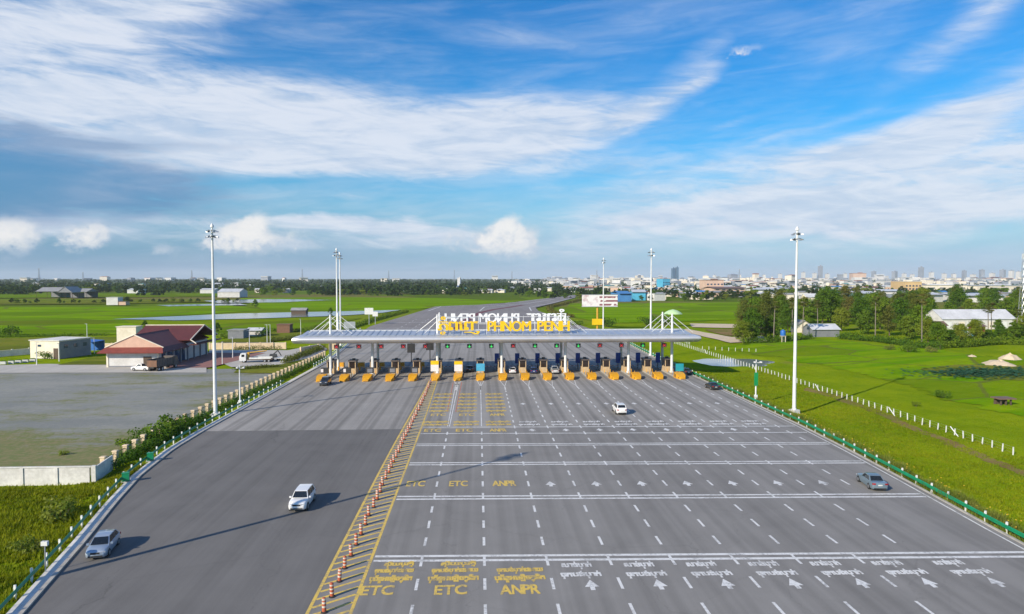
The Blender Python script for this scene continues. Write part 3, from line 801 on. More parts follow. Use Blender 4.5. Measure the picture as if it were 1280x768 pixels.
for k in (-5, -3, 0, 3, 6, 9, 11):
    for yy in (-4.2, 4.8): link('column', colm, can, (LX(k) + (.4 if k in (-5, 11) else 0), yy, 0))
pyl = MB().lathe([(.30, 9.9), (.26, 12.6), (.22, 14.9), (.05, 15.1)], 12).mesh('pylon', M['white_paint'], True)
for k in (-5, 0, 6, 11):
    for yy in (-4.2, 4.8):
        x = LX(k) + (.4 if k in (-5, 11) else 0); link('pylon', pyl, can, (x, yy, 0))
        for s_ in (-1, 1):
            if (k == 0 and s_ == 1) or (k == 6 and s_ == -1): reach = (3.4, 2.2)
            else: reach = (5.4, 3.2)
            for rch, zt in zip(reach, (14.6, 13.4)):
                MB().tube((x, yy, zt), (x + s_ * rch, yy, 10.3), .06, n=6).build('stay', M['white_paint'], can)

def extrude(vs2, fs, th, place):
    """2-D glyph to solid letter"""
    b = MB(); n = len(vs2)
    b.v = [place(v[0], v[1], 0) for v in vs2] + [place(v[0], v[1], th) for v in vs2]
    ec = {}
    for f in fs:
        b.f.append(tuple(reversed(f))); b.f.append(tuple(i + n for i in f)); b.mi += [0, 0]
        for a, c_ in zip(f, f[1:] + f[:1]): ec[(a, c_)] = 1
    for (a, c_) in ec:
        if (c_, a) not in ec: b.f.append((a, c_, c_ + n, a + n)); b.mi.append(0)
    return b
def big_letters(parent, specs, zb, h, mirror, mat):
    for text, x0, x1, khm in specs:
        lay = layout(text); ex = []
        for ch, x, y, s_ in lay:
            vs, _ = glyph(ch); ex += [v[0] * s_ + x for v in vs]
        a, b_ = min(ex), max(ex); k = (x1 - x0) / (b_ - a); kz = h / .73
        for ch, x, y, s_ in lay:
            gv, gf = glyph(ch)
            vv = [(v[0] * s_ + x, v[1] * s_ + y) for v in gv]
            kzz = h / .70 if khm else kz
            yo = .06 if khm else 0
            def place(u, v_, d): return ((x1 - (u - a) * k) if mirror else (x0 + (u - a) * k), d - .17, zb + (v_ + yo) * kzz)
            pb = MB()
            for dx_ in (0, .11, -.11):     # built-up channel letters, stroke thickened
                q = extrude([(u + dx_ / k, v_) for u, v_ in vv], gf, .34, place); pb.add([(a_, b2 + dx_ * .02, c_) for a_, b2, c_ in q.v], q.f)
            pb.build('letter', mat, parent)
sy = thing('rooftop_sign', 'yellow PHNOM PENH letters with Khmer name standing on the canopy front', 'sign', (0, 168, 10.2))
big_letters(sy, (('ភ្នំពេញ', -10.0, .2, 1), ('PHNOM', 2.3, 12.9, 0), ('PENH', 14.6, 22.5, 0)), .75, 2.65, False, M['letter_yellow'])
fb = MB()
for z in (1.0, 2.5): fb.box(6.2, .35, z, 33, .09, .09)
for i in range(12): fb.box(-10 + i * 3, .42, .0, .08, .08, 3.4)
fb.build('support_frame', M['white_paint'], sy)
sw = thing('rooftop_sign', 'white PHNOM PENH letters with Khmer name seen mirrored from behind on the canopy', 'sign', (0, 182, 10.1))
big_letters(sw, (('PENH', -8.9, -1.0, 0), ('PHNOM', .2, 10.8, 0), ('ភ្នំពេញ', 12.6, 23.8, 1)), 2.2, 2.5, True, M['letter_white'])
fb = MB()
for z in (2.0, 3.6): fb.box(7.5, -.35, z, 34, .09, .09)
for i in range(12): fb.box(-9 + i * 3, -.42, .0, .08, .08, 3.9)
fb.build('support_frame', M['white_paint'], sw)

# ---- toll islands, booths, gates, displays
def make_island(far_nose):
    t = thing('toll_island', 'x', 'traffic island', group='toll islands in a row under the canopy')
    s0 = [(-.95, 0), (.95, 0), (.95, .22), (-.95, .22)]
    MB().box(0, 13, 0, 1.9, 20.0, .22, 0, .985).build('kerb_base', M['concrete'], t)
    nose = MB().loft([[(-w_, y, 0), (w_, y, 0), (w_ * .93, y, h), (-w_ * .93, y, h)] for y, w_, h in ((-1.5, .55, .42), (-.6, .92, .75), (.6, 1.08, 1.05), (2.2, 1.1, 1.25), (2.9, 1.08, 1.25))]).build('nose', M['toll_yellow'], t)
    for j in range(4):
        y0 = -1.0 + j * .95; h0 = .55 + j * .2; w0 = .80 + min(j, 2) * .12
        for s_ in (-1, 1):
            MB().slab([(s_ * (w0 + .06), y0, .18), (s_ * (w0 + .10), y0 + .34, .18), (s_ * (w0 + .06), y0 + .55, h0), (s_ * (w0 + .02), y0 + .22, h0)][::s_], .03).build('stripe', M['toll_black'], nose)
    MB().slab([(-.5, -1.52, .06), (.5, -1.52, .06), (.5, -1.52, .16), (-.5, -1.52, .16)], .03).build('stripe', M['toll_black'], nose)
    if far_nose:
        MB().loft([[(-w_, y, 0), (w_, y, 0), (w_ * .93, y, h), (-w_ * .93, y, h)] for y, w_, h in ((22.6, 1.0, 1.5), (24, 1.05, 1.5), (25.6, .5, .6))]).build('far_nose', M['toll_yellow'], t)
    for yy in (6.0, 9.4, 18.5):
        for xx in (-.75, .75): MB().tube((xx, yy, .2), (xx, yy, 1.15), .07, n=8).build('guard_post', M['toll_yellow'], t)
    return t
def make_booth():
    t = thing('toll_booth', 'x', 'booth', group='toll booths in a row under the canopy')
    W_, L_, z0 = 1.75, 3.2, .225
    MB().box(0, 0, z0, W_, L_, 1.25).build('lower_panel', M['booth_frame'], t)
    for xx in (-1, 1):
        for yy in (-1, 1): MB().box(xx * (W_ / 2 - .08), yy * (L_ / 2 - .08), z0 + 1.25, .18, .18, 1.7).build('corner_post', M['booth_frame'], t)
    for yy in (-1, 1): MB().box(0, yy * (L_ / 2 - .06), z0 + 1.26, W_ - .38, .03, 1.66).build('pane', M['booth_glass'], t)
    for xx in (-1, 1):
        for yy in (-.72, .72): MB().box(xx * (W_ / 2 - .06), yy, z0 + 1.26, .03, 1.3, 1.66).build('pane', M['booth_glass'], t)
        MB().box(xx * (W_ / 2 - .05), 0, z0 + 1.25, .1, .08, 1.69).build('mullion', M['booth_frame'], t)
    MB().box(0, 0, z0 + 2.95, W_ + .35, L_ + .5, .34, 0, .95).build('roof', M['booth_roof'], t)
    MB().box(.1, .4, z0 + 3.29, .7, .8, .3).build('air_conditioner', M['booth_roof'], t)
    return t
def make_gate(red):
    t = thing('barrier_gate', 'x', 'barrier', group='barrier gates across the toll lanes')
    MB().box(0, 0, .22, .32, .38, .95).build('cabinet', M['toll_yellow'], t)
    n = 6; L_ = 3.1
    for j in range(n):
        MB().box(.2 + L_ / n * (j + .5), 0, 1.0, L_ / n - .004, .07, .13).build('arm', M['mark_red'] if (red and j % 2) else M['post_white'], t)
    return t
isl = {0: None, 1: None}; booth0 = None; gates = {}
names = [ORD[i] + ' from the left' for i in range(17)]
IY = 160.3
for i, k in enumerate(range(-5, 12)):
    fn = 1 if k < 0 else 0; lab = 'toll island with yellow striped nose, ' + names[i]
    if isl[fn] is None: isl[fn] = o = make_island(fn); o.location = (LX(k), IY, .01); o['label'] = lab
    else: o = dup(isl[fn], (LX(k), IY, .01), None, lab)
    lab = 'beige toll booth with dark windows, ' + names[i]
    if booth0 is None: booth0 = o = make_booth(); o.location = (LX(k), IY + 12.6, .01); o['label'] = lab
    else: o = dup(booth0, (LX(k), IY + 12.6, .01), None, lab)
    if k < 11:
        lab = 'toll lane barrier gate with its arm down, ' + ORD[i] + ' from the left'
        red = 0 if k < 0 else 1
        if red not in gates: gates[red] = o = make_gate(red); o.location = (LX(k) + .75, IY + 17.0, .01); o['label'] = lab
        else: o = dup(gates[red], (LX(k) + .75, IY + 17.0, .01), None, lab)
def board(name, label, cat, x, y, z0, z1, w_, mat, top=None, post=M['galv'], th=.18):
    t = thing(name, label, cat, (x, y, .2))
    MB().box(0, .12, 0, .16, .14, z0 + .1).build('post', post, t)
    MB().box(0, 0, z0, w_, th, z1 - z0).build('panel', mat, t)
    if top: MB().box(0, -.012, z1 + .003, w_, th + .03, top[1]).build('header', top[0], t)
    return t
M['board_white'] = mk('board_white_print', (.80, .79, .78), (.66, .60, .60), .5, scale=2.4)
board('notice_board', 'white notice board with yellow header on the median toll island', 'notice board', LX(0) - .3, IY + 3.2, 1.5, 3.1, 1.9, M['board_white'], (M['letter_yellow'], .95))
board('notice_board', 'white notice board with yellow header between the two marked ETC lanes', 'notice board', LX(1), IY + 3.2, 1.5, 3.1, 1.9, M['board_white'], (M['letter_yellow'], .8))
board('notice_board', 'light blue notice board on the island left of the ANPR lane', 'notice board', LX(2), IY + 3.2, 1.5, 3.3, 2.0, M['sign_lightblue'])
board('notice_board', 'teal notice board on the rightmost toll island', 'notice board', LX(11) + .3, IY + 2.4, 1.3, 3.1, 1.9, M['sign_teal'])
for n_, k in enumerate(range(3, 12)):
    board('lane_display', 'tall blue display panel beside a toll booth, ' + ORD[n_] + ' from the left', 'display panel', LX(k) - 1.0, IY + 17.6, 1.5, 4.15, 1.15, M['sign_blue'], None, M['dark_metal'], .5)
for n_, k in enumerate(range(-5, 0)):
    t = thing('fee_display', 'dark fee display box on an exit island, ' + ORD[n_] + ' from the left', 'display panel', (LX(k) + .1, IY + 4.3, 1.25))
    MB().box(0, 0, 0, 1.7, .9, 1.35).build('housing', M['dark_metal'], t)
    if k < -3: MB().box(-.55, -.46, .3, .58, .02, .8).build('screen', M['board_white'], t)
    else: MB().box(.1, -.46, .2, 1.2, .02, .9).build('screen', M['grey_wall'], t)
for px, w_ in ((497, 2.2), (524, 2.2)):
    t = thing('message_board', 'dark message board on a post behind the exit lanes, ' + ('left' if px < 510 else 'right') + ' one', 'message board', (LX(-2 if px < 510 else -1) + 1.6, 196, 0))
    MB().tube((0, .3, 0), (0, .3, 5.6), .14, n=8).build('post', M['dark_metal'], t); MB().box(0, 0, 2.7 if px < 510 else 3.4, 2.2, .35, 2.6).build('panel', M['dark_metal'], t)
# overhead lane signals
sig = {}
pat = ['r', 'r', 'r', 'r', 'r', 'g', 'g', 'g', 'r', 'g', 'g', 'g', 'r', 'r', 'g', 'r']
for i, k in enumerate(range(-5, 11)):
    c_ = pat[i]; lab = ('red cross' if c_ == 'r' else 'green arrow') + ' lane signal under the canopy, ' + ORD[i] + ' of sixteen from the left'
    L_ = (C(k), 165.9, 7.0)
    if c_ in sig: dup(sig[c_], L_, None, lab); continue
    t = sig[c_] = thing('lane_signal', lab, 'lane signal', L_, group='lane signals hanging under the canopy')
    MB().box(0, 0, 0, 1.15, .3, 1.0).build('housing', M['dark_metal'], t); MB().box(0, .05, 1.0, .09, .09, .35).build('hanger', M['galv'], t)
    m_ = M['led_red'] if c_ == 'r' else M['led_green']; sg = MB()
    if c_ == 'r':
        for s_ in (-1, 1): sg.slab([(-.34 * s_ - .08, -.17, .16), (-.34 * s_ + .08, -.17, .16), (.34 * s_ + .08, -.17, .84), (.34 * s_ - .08, -.17, .84)], .015)
    else:
        sg.box(0, -.165, .42, .16, .02, .44); sg.slab([(-.36, -.175, .45), (0, -.175, .10), (.36, -.175, .45)], .02)
    sg.build('symbol', m_, t)

# ---- lighting masts
def make_mast(H):
    t = thing('lighting_mast', 'x', 'lamp post', group='tall white lighting masts')
    MB().box(0, 0, -.9, 1.5, 1.5, 1.35, 0, .92).build('footing', M['wall_conc'], t)
    MB().lathe([(.42, .4), (.40, .7), (.33, .72), (.25, H * .55), (.16, H)], 14).build('pole', M['white_paint'], t, smooth_=True)
    hb_ = MB()
    for z in (H - 1.5, H - .55):
        hb_.lathe([(.5, z), (.5, z + .14), (.2, z + .2)], 12)
    hd = hb_.build('head_frame', M['galv'], t, smooth_=True)
    MB().lathe([(.34, H + .05), (.3, H + .35), (.04, H + .75)], 12).build('cap', M['white_paint'], t, smooth_=True)
    for r_, z in ((0, H - 1.75), (.4, H - .8)):
        for j in range(6 if r_ == 0 else 5):
            a = r_ + j * 2 * math.pi / (6 if r_ == 0 else 5); ca, sa = math.cos(a), math.sin(a)
            fl_ = MB(); fl_.tube((ca * .4, sa * .4, z + .3), (ca * .75, sa * .75, z + .3), .05, n=6)
            fl_.box(ca * .86, sa * .86, z, .45, .5, .2, a, .8); fl_.build('floodlight', M['dark_metal'] if j % 2 else M['galv'], t)
    return t
mast0 = make_mast(33); mp = [((-46.2, 121.5), 'tall white lighting mast left of the road beside the post fence'),
    ((57.5, 121.0), 'tall white lighting mast right of the road on the grass verge'),
    ((-43.6, 213), 'lighting mast behind the left end of the canopy, nearer of a pair'), ((-49.6, 248), 'lighting mast behind the left end of the canopy, farther of a pair'),
    ((53.4, 209), 'lighting mast behind the right end of the canopy'), ((56.6, 307), 'lighting mast beside the billboard beyond the canopy'),
    ((-41.6, 49.2), 'lighting mast whose long shadow crosses the near road, left of the view')]
for i, (p, lab) in enumerate(mp):
    if i == 0: mast0.location = (*p, -.2); mast0['label'] = lab
    else: dup(mast0, (*p, -.4), i * .4, lab)
# ---- camera poles and small posts
def cam_pole(label, x, y, h, green):
    t = thing('camera_pole', label, 'pole', (x, y, -.4))
    MB().lathe([(.16, 0), (.13, h * .5), (.09, h + .4)], 10).build('pole', M['white_paint'], t, smooth_=True)
    MB().box(0, 0, 0, .55, .4, 1.3).build('control_box', M['white_paint'], t)
    MB().box(.25, 0, h - .25, 1.5, .1, .1).build('arm', M['white_paint'], t)
    for xx in (-.35, .85): MB().box(xx, -.2, h - .2, .28, .6, .25).build('camera_housing', M['post_white'], t)
    if green: MB().box(-.05, -.19, h * .40, .75, .12, 2.6).build('sign_panel', M['sign_green'], t)
cam_pole('white camera pole with green panel beside the right verge', 54.9, 132, 7.9, True)
cam_pole('white camera pole behind the post fence on the left', -45.2, 131, 7.6, False)
t = thing('marker_post', 'thin post with small white box in the grass at lower left', 'post', (site(57, 716).x, site(57, 716).y, -.3))
MB().tube((0, 0, 0), (0, 0, 2.9), .05, n=8).build('post', M['galv'], t); MB().box(0, 0, 2.55, .5, .25, .35).build('box', M['post_white'], t)
# ================================================================== VEHICLES
def lerp(a, b, t): return a + (b - a) * t
CARS = {  # L, W, H, belt, hood height, deck height, windscreen base/top, rear roof/base (fractions of half length, + forward), wheel radius
 'sedan': dict(L=4.7, W=1.82, H=1.46, belt=.95, hood=.93, deck=1.02, fb=.40, ft=.12, rt=-.40, rb=-.68, r=.33, gc=.17),
 'hatch': dict(L=4.25, W=1.74, H=1.50, belt=.95, hood=.95, deck=1.0, fb=.52, ft=.16, rt=-.62, rb=-.93, r=.31, gc=.17),
 'suv':   dict(L=4.75, W=1.90, H=1.78, belt=1.12, hood=1.12, deck=1.12, fb=.44, ft=.22, rt=-.76, rb=-.93, r=.38, gc=.24),
 'pickup': dict(L=5.2, W=1.90, H=1.80, belt=1.14, hood=1.12, deck=1.12, fb=.42, ft=.22, rt=-.16, rb=-.24, r=.39, gc=.26)}
def make_car(kind, label, loc, rz, paint_):
    p = CARS[kind]; L, W, H = p['L'] / 2, p['W'] / 2, p['H']; belt = p['belt']; gc = p['gc']
    t = thing('parked_car' if False else 'car', label, 'pickup' if kind == 'pickup' else 'car', (*loc, .01), rz)
    st = []
    for f_, w_, zt, zl in ((-1.0, .80, p['deck'] * .86, gc + .16), (-.975, .90, p['deck'] * .97, gc + .06), (-.90, .965, p['deck'], gc), (-.72, .99, max(p['deck'], belt), gc),
                          (-.4, 1.0, belt, gc), (0, 1.0, belt, gc), (p['fb'], .99, belt, gc), (.62, .985, lerp(belt, p['hood'], .6) - .02, gc), (.80, .96, p['hood'] - .05, gc),
                          (.92, .90, p['hood'] - .14, gc + .02), (.975, .82, p['hood'] - .24, gc + .07), (1.0, .72, p['hood'] - .36, gc + .14)):
        h = zt - zl; hw = W * w_; y = f_ * L
        right = [(hw * .80, zl), (hw * .95, zl + .07), (hw, zl + h * .42), (hw * .985, zl + h * .70), (hw * .93, zt - .05), (hw * .80, zt), (hw * .4, zt + .025)]
        st.append([(x, y, z) for x, z in right] + [(-x, y, z) for x, z in reversed(right)])
    body = MB().loft(st)
    # cabin shell
    fb, ft, rt, rb_ = (p[k] * L for k in ('fb', 'ft', 'rt', 'rb'))
    def ring(y, z, hw): return [(-hw, y, z), (hw, y, z)]
    bw, rw = W * .90, W * .70; zr = H; zb = belt - .03
    cab = [[(-bw * .97, rb_, zb), (bw * .97, rb_, zb), (bw * .97, rb_ , zb + .02), (-bw * .97, rb_, zb + .02)]]
    B = dict(bl=(-bw, rb_, zb), br=(bw, rb_, zb), fl=(-bw, fb, zb), fr=(bw, fb, zb), rl=(-rw, rt, zr - .04), rr=(rw, rt, zr - .04), tl=(-rw * .97, ft, zr - .05), tr=(rw * .97, ft, zr - .05))
    ml, mr = (-rw, (rt + ft) / 2, zr), (rw, (rt + ft) / 2, zr); mc, tcn, rcn = (0, (rt + ft) / 2, zr + .03), (0, ft + .005, zr - .045), (0, rt - .005, zr - .035)
    V = [B['bl'], B['br'], B['fr'], B['fl'], B['rl'], B['rr'], B['tr'], B['tl'], ml, mr, mc, tcn, rcn]
    body.add(V, [(0, 1, 5, 12, 4), (2, 3, 7, 11, 6), (1, 2, 6, 9, 5), (3, 0, 4, 8, 7), (4, 12, 10, 8), (12, 5, 9, 10), (8, 10, 11, 7), (10, 9, 6, 11)])
    if kind == 'pickup':
        body.box(-W * .86, (rb_ - L * .96) / 2, belt - .05, .12, L * .96 + rb_, .14); body.box(W * .86, (rb_ - L * .96) / 2, belt - .05, .12, L * .96 + rb_, .14)
    bo = body.build('body', paint_, t, smooth_=True)
    if kind == 'pickup': MB().box(0, (rb_ - L * .95) / 2, belt + .03, W * 1.5, L * .9 + rb_, .02).build('load_bed', M['black'], t)
    def pane(name, q, m0, m1, off):
        """glass inset in a quad (bl, br, tr, tl)"""
        a, b_, c_, d = [Vector(v) for v in q]; n = (b_ - a).cross(d - a).normalized() * off
        def P(u, v): return (a.lerp(b_, u)).lerp(d.lerp(c_, u), v) + n
        MB().slab([P(m0, m1), P(1 - m0, m1), P(1 - m0, .93), P(m0, .93)], .02).build(name, M['glass'], t)
    pane('windscreen', (B['fr'], B['fl'], B['tl'], B['tr']), .05, .10, .035)
    pane('rear_window', (B['bl'], B['br'], B['rr'], B['rl']), .07, .18 if kind != 'suv' else .25, .025)
    for s_ in (1, -1):
        lo = Vector(B['br' if s_ > 0 else 'bl']); lf = Vector(B['fr' if s_ > 0 else 'fl']); hr = Vector(B['rr' if s_ > 0 else 'rl']); hf = Vector(B['tr' if s_ > 0 else 'tl'])
        cuts = (0.06, .34, .62, .93) if kind != 'pickup' else (.1, .5, .92)
        for a, b_ in zip(cuts, cuts[1:]):
            q = [lo.lerp(lf, a + .015), lo.lerp(lf, b_ - .015), hr.lerp(hf, b_ - .015), hr.lerp(hf, a + .015)]
            if s_ < 0: q = [q[1], q[0], q[3], q[2]]
            pane('side_window', q, .02, .12, .02)
        MB().box(s_ * (W + .07), fb - .25, belt - .02, .2, .12, .15).build('mirror', paint_, t)
        MB().box(s_ * W * .62, L * .955, p['hood'] - .36, .42, .16, .15, -s_ * .35).build('headlight', M['head_lamp'], t)
        MB().box(s_ * W * .74, -L * .985, p['deck'] * .74, .36, .10, .17, s_ * .2).build('taillight', M['tail_lamp'], t)
    MB().box(0, L * .985, p['hood'] - .42, W * .85, .08, .16).build('grille', M['dark_metal'], t)
    MB().box(0, L * .985, gc + .12, W * 1.3, .1, .13).build('front_bumper', M['dark_metal'], t)
    MB().box(0, -L * .985, gc + .08, W * 1.45, .1, .14).build('rear_bumper', M['dark_metal'], t)
    MB().box(0, -L * 1.0, p['deck'] * .62, .46, .03, .13).build('number_plate', M['plate'], t)
    r = p['r']
    for sx in (-1, 1):
        for fy in (.60, -.60):
            x = sx * (W - .10); y = fy * L
            MB().tube((x - sx * .02, y, r + .02), (x + sx * .085, y, r + .02), r * 1.16, n=18).build('wheel_arch', M['black'], t)
            wh = MB().tube((x - sx * .1, y, r), (x + sx * .12, y, r), r, n=18).build('wheel', M['black'], t)
            MB().tube((x + sx * .11, y, r), (x + sx * .13, y, r), r * .66, r * .6, n=10).build('rim', M['rim'], wh)
    return t
cp = lambda n, c, m=0., r=.3: car_paint('paint_' + n, c, m, r)
make_car('suv', 'white SUV driving towards the camera in the middle of the exit road', (site(378, 632).x, site(378, 632).y), math.pi, cp('white_suv', (.80, .80, .79)))
make_car('hatch', 'silver blue hatchback driving close to the left kerb', (-33.0, 60.8), math.pi + .20, cp('silver_blue', (.36, .44, .54), .4, .35))
make_car('suv', 'dark car leaving the toll gate at the far left lanes', (site(407, 481).x, site(407, 481).y), math.pi, cp('navy', (.018, .028, .05)))
make_car('suv', 'white SUV seen from behind approaching the toll lanes', (site(774, 516).x, site(774, 516).y), .0, cp('white_b', (.80, .80, .78)))
make_car('sedan', 'grey blue sedan seen from behind near the right barrier', (site(1089, 607).x, site(1089, 607).y), -.14, cp('grey_blue', (.20, .28, .33), .45, .35))
make_car('sedan', 'black sedan near the right barrier just before the toll', (site(890, 486).x, site(890, 486).y), .04, cp('black_a', (.015, .018, .02)))
make_car('sedan', 'dark car passing beside the teal notice board at the far right lane', (52.2 - .1, 168.5), 0., cp('black_b', (.02, .025, .03)))
make_car('sedan', 'white car stopped at the booth in the first lane right of ANPR', (C(3) + .1, 172.5), 0., cp('white_c', (.75, .74, .74)))
make_car('hatch', 'dark blue car stopped at a booth between white car and silver pickup', (C(4) + .1, 172), 0., cp('blue', (.01, .03, .14)))
make_car('pickup', 'silver pickup stopped at a toll booth near the middle column', (C(5) + .1, 171.5), 0., cp('silver', (.58, .58, .56), .2, .35))
make_car('sedan', 'black car in the second ETC lane under the canopy', (C(1), 176), 0., cp('black_c', (.012, .016, .026)))

def make_dump(loc, rz):
    t = thing('dump_truck', 'dark dump truck seen from behind on the service road', 'truck', (*loc, -.3), rz)
    cab = MB().loft([[(x, y, z) for x, z in ((-1.2, .7), (1.2, .7), (1.2, 2.0), (1.1, zt), (-1.1, zt), (-1.2, 2.0))] for y, zt in ((2.3, 2.9), (2.6, 2.95), (3.7, 2.9), (4.05, 2.1), (4.1, 2.0))])
    cab.build('cab', M['dump_box'], t, smooth_=True)
    MB().slab([(1.0, 4.13, 1.95), (-1.0, 4.13, 1.95), (-.95, 3.78, 2.75), (.95, 3.78, 2.75)], .03).build('windscreen', M['glass'], t)
    for s_ in (-1, 1): MB().box(s_ * 1.19, 3.2, 1.9, .04, .9, .75).build('side_window', M['glass'], t)
    MB().box(0, -.9, .75, 1.0, 6.4, .3).build('chassis', M['dark_metal'], t)
    b = MB(); b.box(0, -1.0, 1.05, 2.45, 6.0, .12)
    for s_ in (-1, 1):
        b.box(s_ * 1.2, -1.0, 1.17, .1, 6.0, 1.55)
        for j in range(7): b.box(s_ * 1.28, -3.8 + j * .93, 1.17, .07, .14, 1.5)
    b.box(0, 1.98, 1.17, 2.3, .1, 1.8); b.build('tipper_body', M['dump_box'], t)
    MB().box(0, -4.0, 1.10, 2.4, .1, 1.45).build('tailgate', M['rust'], t)
    for sx in (-1, 1):
        for y in (3.1, -1.9, -3.2):
            wh = MB().tube((sx * .75, y, .5), (sx * 1.18, y, .5), .5, n=16).build('wheel', M['black'], t); MB().tube((sx * 1.17, y, .5), (sx * 1.2, y, .5), .26, n=10).build('rim', M['galv'], wh)
    return t
p = site(204, 462, -.3); make_dump((p.x, p.y), R(-10)).scale = (1.15, 1.15, 1.15)
make_car('pickup', 'white pickup parked beside the dump truck on the service road', (site(177, 463.5, -.3).x, site(177, 463.5, -.3).y), R(80), cp('white_d', (.78, .78, .76))).location.z = -.25
def make_flatbed(loc, rz):
    t = thing('crane_truck', 'white flatbed truck with yellow loader crane parked on the yard', 'truck', (*loc, -.3), rz)
    MB().loft([[(x, y, z) for x, z in ((-1.15, .6), (1.15, .6), (1.15, 1.8), (1.05, zt), (-1.05, zt), (-1.15, 1.8))] for y, zt in ((3.0, 2.7), (4.4, 2.7), (4.75, 1.9), (4.8, 1.8))]).build('cab', M['white_paint'], t, smooth_=True)
    MB().slab([(1.0, 4.82, 1.8), (-1.0, 4.82, 1.8), (-.92, 4.47, 2.58), (.92, 4.47, 2.58)], .03).build('windscreen', M['glass'], t)
    for s_ in (-1, 1): MB().box(s_ * 1.14, 3.8, 1.7, .04, .8, .7).build('side_window', M['glass'], t)
    MB().box(0, -.8, .8, 2.4, 7.0, .25).build('flatbed', M['wood'], t)
    for s_ in (-1, 1): MB().box(s_ * 1.2, -.9, 1.06, .08, 6.0, .45).build('side_board', M['post_white'], t)
    cr = MB().box(0, 2.5, 1.05, .7, .6, 1.9); cr.tube((0, 2.5, 2.8), (0, -2.6, 3.3), .2, .14, 8); cr.build('crane', M['crane_yellow'], t)
    for sx in (-1, 1):
        for y in (3.6, -2.2, -3.3):
            wh = MB().tube((sx * .72, y, .46), (sx * 1.12, y, .46), .46, n=14).build('wheel', M['black'], t); MB().tube((sx * 1.11, y, .46), (sx * 1.14, y, .46), .24, n=10).build('rim', M['galv'], wh)
p = site(322, 453, -.3); make_flatbed((p.x, p.y), R(96))
t = thing('flat_trailer', 'low trailer loaded with dark machinery behind the crane truck', 'trailer', (*site(343, 451, -.3).xy, -.3), R(96))
MB().box(0, 0, .7, 2.4, 5.5, .25).build('deck', M['post_white'], t)
b = MB().box(0, .3, .96, 1.5, 2.2, 1.0, 0, .8).tube((0, .3, 1.9), (.1, -1.0, 3.0), .18, n=8).tube((.1, -1.0, 3.0), (0, -2.0, 1.4), .14, n=8); b.build('machinery', M['dark_metal'], t)
for sx in (-1, 1):
    for y in (-1.2, .6): MB().tube((sx * .7, y, .42), (sx * 1.1, y, .42), .42, n=14).build('wheel', M['black'], t)
# ================================================================== LEFT: YARD AND COMPOUND
def yard_mat():
    m, b = new_mat('gravel_yard'); p = pos(); px, py, pz = sep(p)
    n1 = noise(vec(px * .035, py * .07, 0.), 1.0, 5, .6); n2 = noise(p, 1.4, 5, .65); n3 = noise(vec(px * .045, py * .10, 3.), 1.0, 6, .65)
    cc = cmix(smooth(n1 * .6 + n2 * .4, .38, .62), (.185, .195, .18), (.27, .27, .24))
    cc = cmix(smooth(n3, .50, .70) * .5, cc, (.135, .15, .13))
    edge = smooth(py, 122., 88., 0., .16)
    cc = cmix(smooth(n3 * .5 + n1 * .3 + n2 * .2 + edge, .49, .60) * .9, cc, cmix(smooth(n2, .4, .6), (.20, .17, .055), (.12, .15, .02)))
    setc(b, cc); b.inputs['Roughness'].default_value = .92; bump(b, n2, .6, .1); return m
M['yard'] = yard_mat()
sheet('yard', [(-49.5, 92), (-49.5, 186), (-200, 186), (-200, 84), (-47.5, 84)], -.34, M['yard'], .6, 4, 20)
M['pale_road'] = asphalt('pale_service_road', (.44, .42, .38), .35)
psheet('service_road', [(-80, 466.5), (120, 466), (258, 466), (258, 458), (205, 455), (120, 456), (60, 455), (-80, 459)], -.26, M['pale_road'], .2, 8, 21)
psheet('service_road', [(262, 437.5), (360, 438), (400, 430), (410, 437), (392, 446), (352, 456), (290, 459), (258, 445)], -.25, M['pale_road'], .3, 6, 22)
M['brick_pave'] = mk('red_block_paving', (.30, .135, .11), (.22, .11, .09), .85, scale=.5, bmp=.2, world=True)
psheet('brick_paving', [(208, 460), (262, 459.5), (300, 450), (332, 441.5), (262, 441), (215, 446)], -.22, M['brick_pave'], .2, 6, 23)
psheet('lawn', [(72, 456), (140, 456), (205, 455.5), (205, 447), (118, 446)], -.2, M['olive'], .4, 4, 24)
psheet('lawn', [(292, 466), (350, 467), (398, 445), (352, 455.5), (300, 460)], -.2, M['olive'], .4, 3, 25)

# concrete boundary wall with panels
wy = 82.5
t = thing('boundary_wall', 'pale concrete panel wall at the left edge of the yard', 'wall', (-45.6, wy, -.5))
for i in range(7):
    xr = -.35 - 3.95 * i
    MB().box(xr - 1.975, 0, 0, 3.55, .14, 2.1).build('panel', M['wall_conc'], t)
    MB().box(xr - 1.975, 0, 2.103, 3.93, .3, .14).build('coping', M['wall_conc'], t)
    MB().box(xr - 3.95, 0, 0, .34, .34, 2.1).build('pier', M['wall_conc'], t)
MB().box(0, 0, 0, .5, .4, 2.3).build('pier', M['wall_conc'], t)
MB().box(-.4, 2.9, 0, .16, 5.4, 2.1, R(9)).build('panel', M['wall_conc'], t)

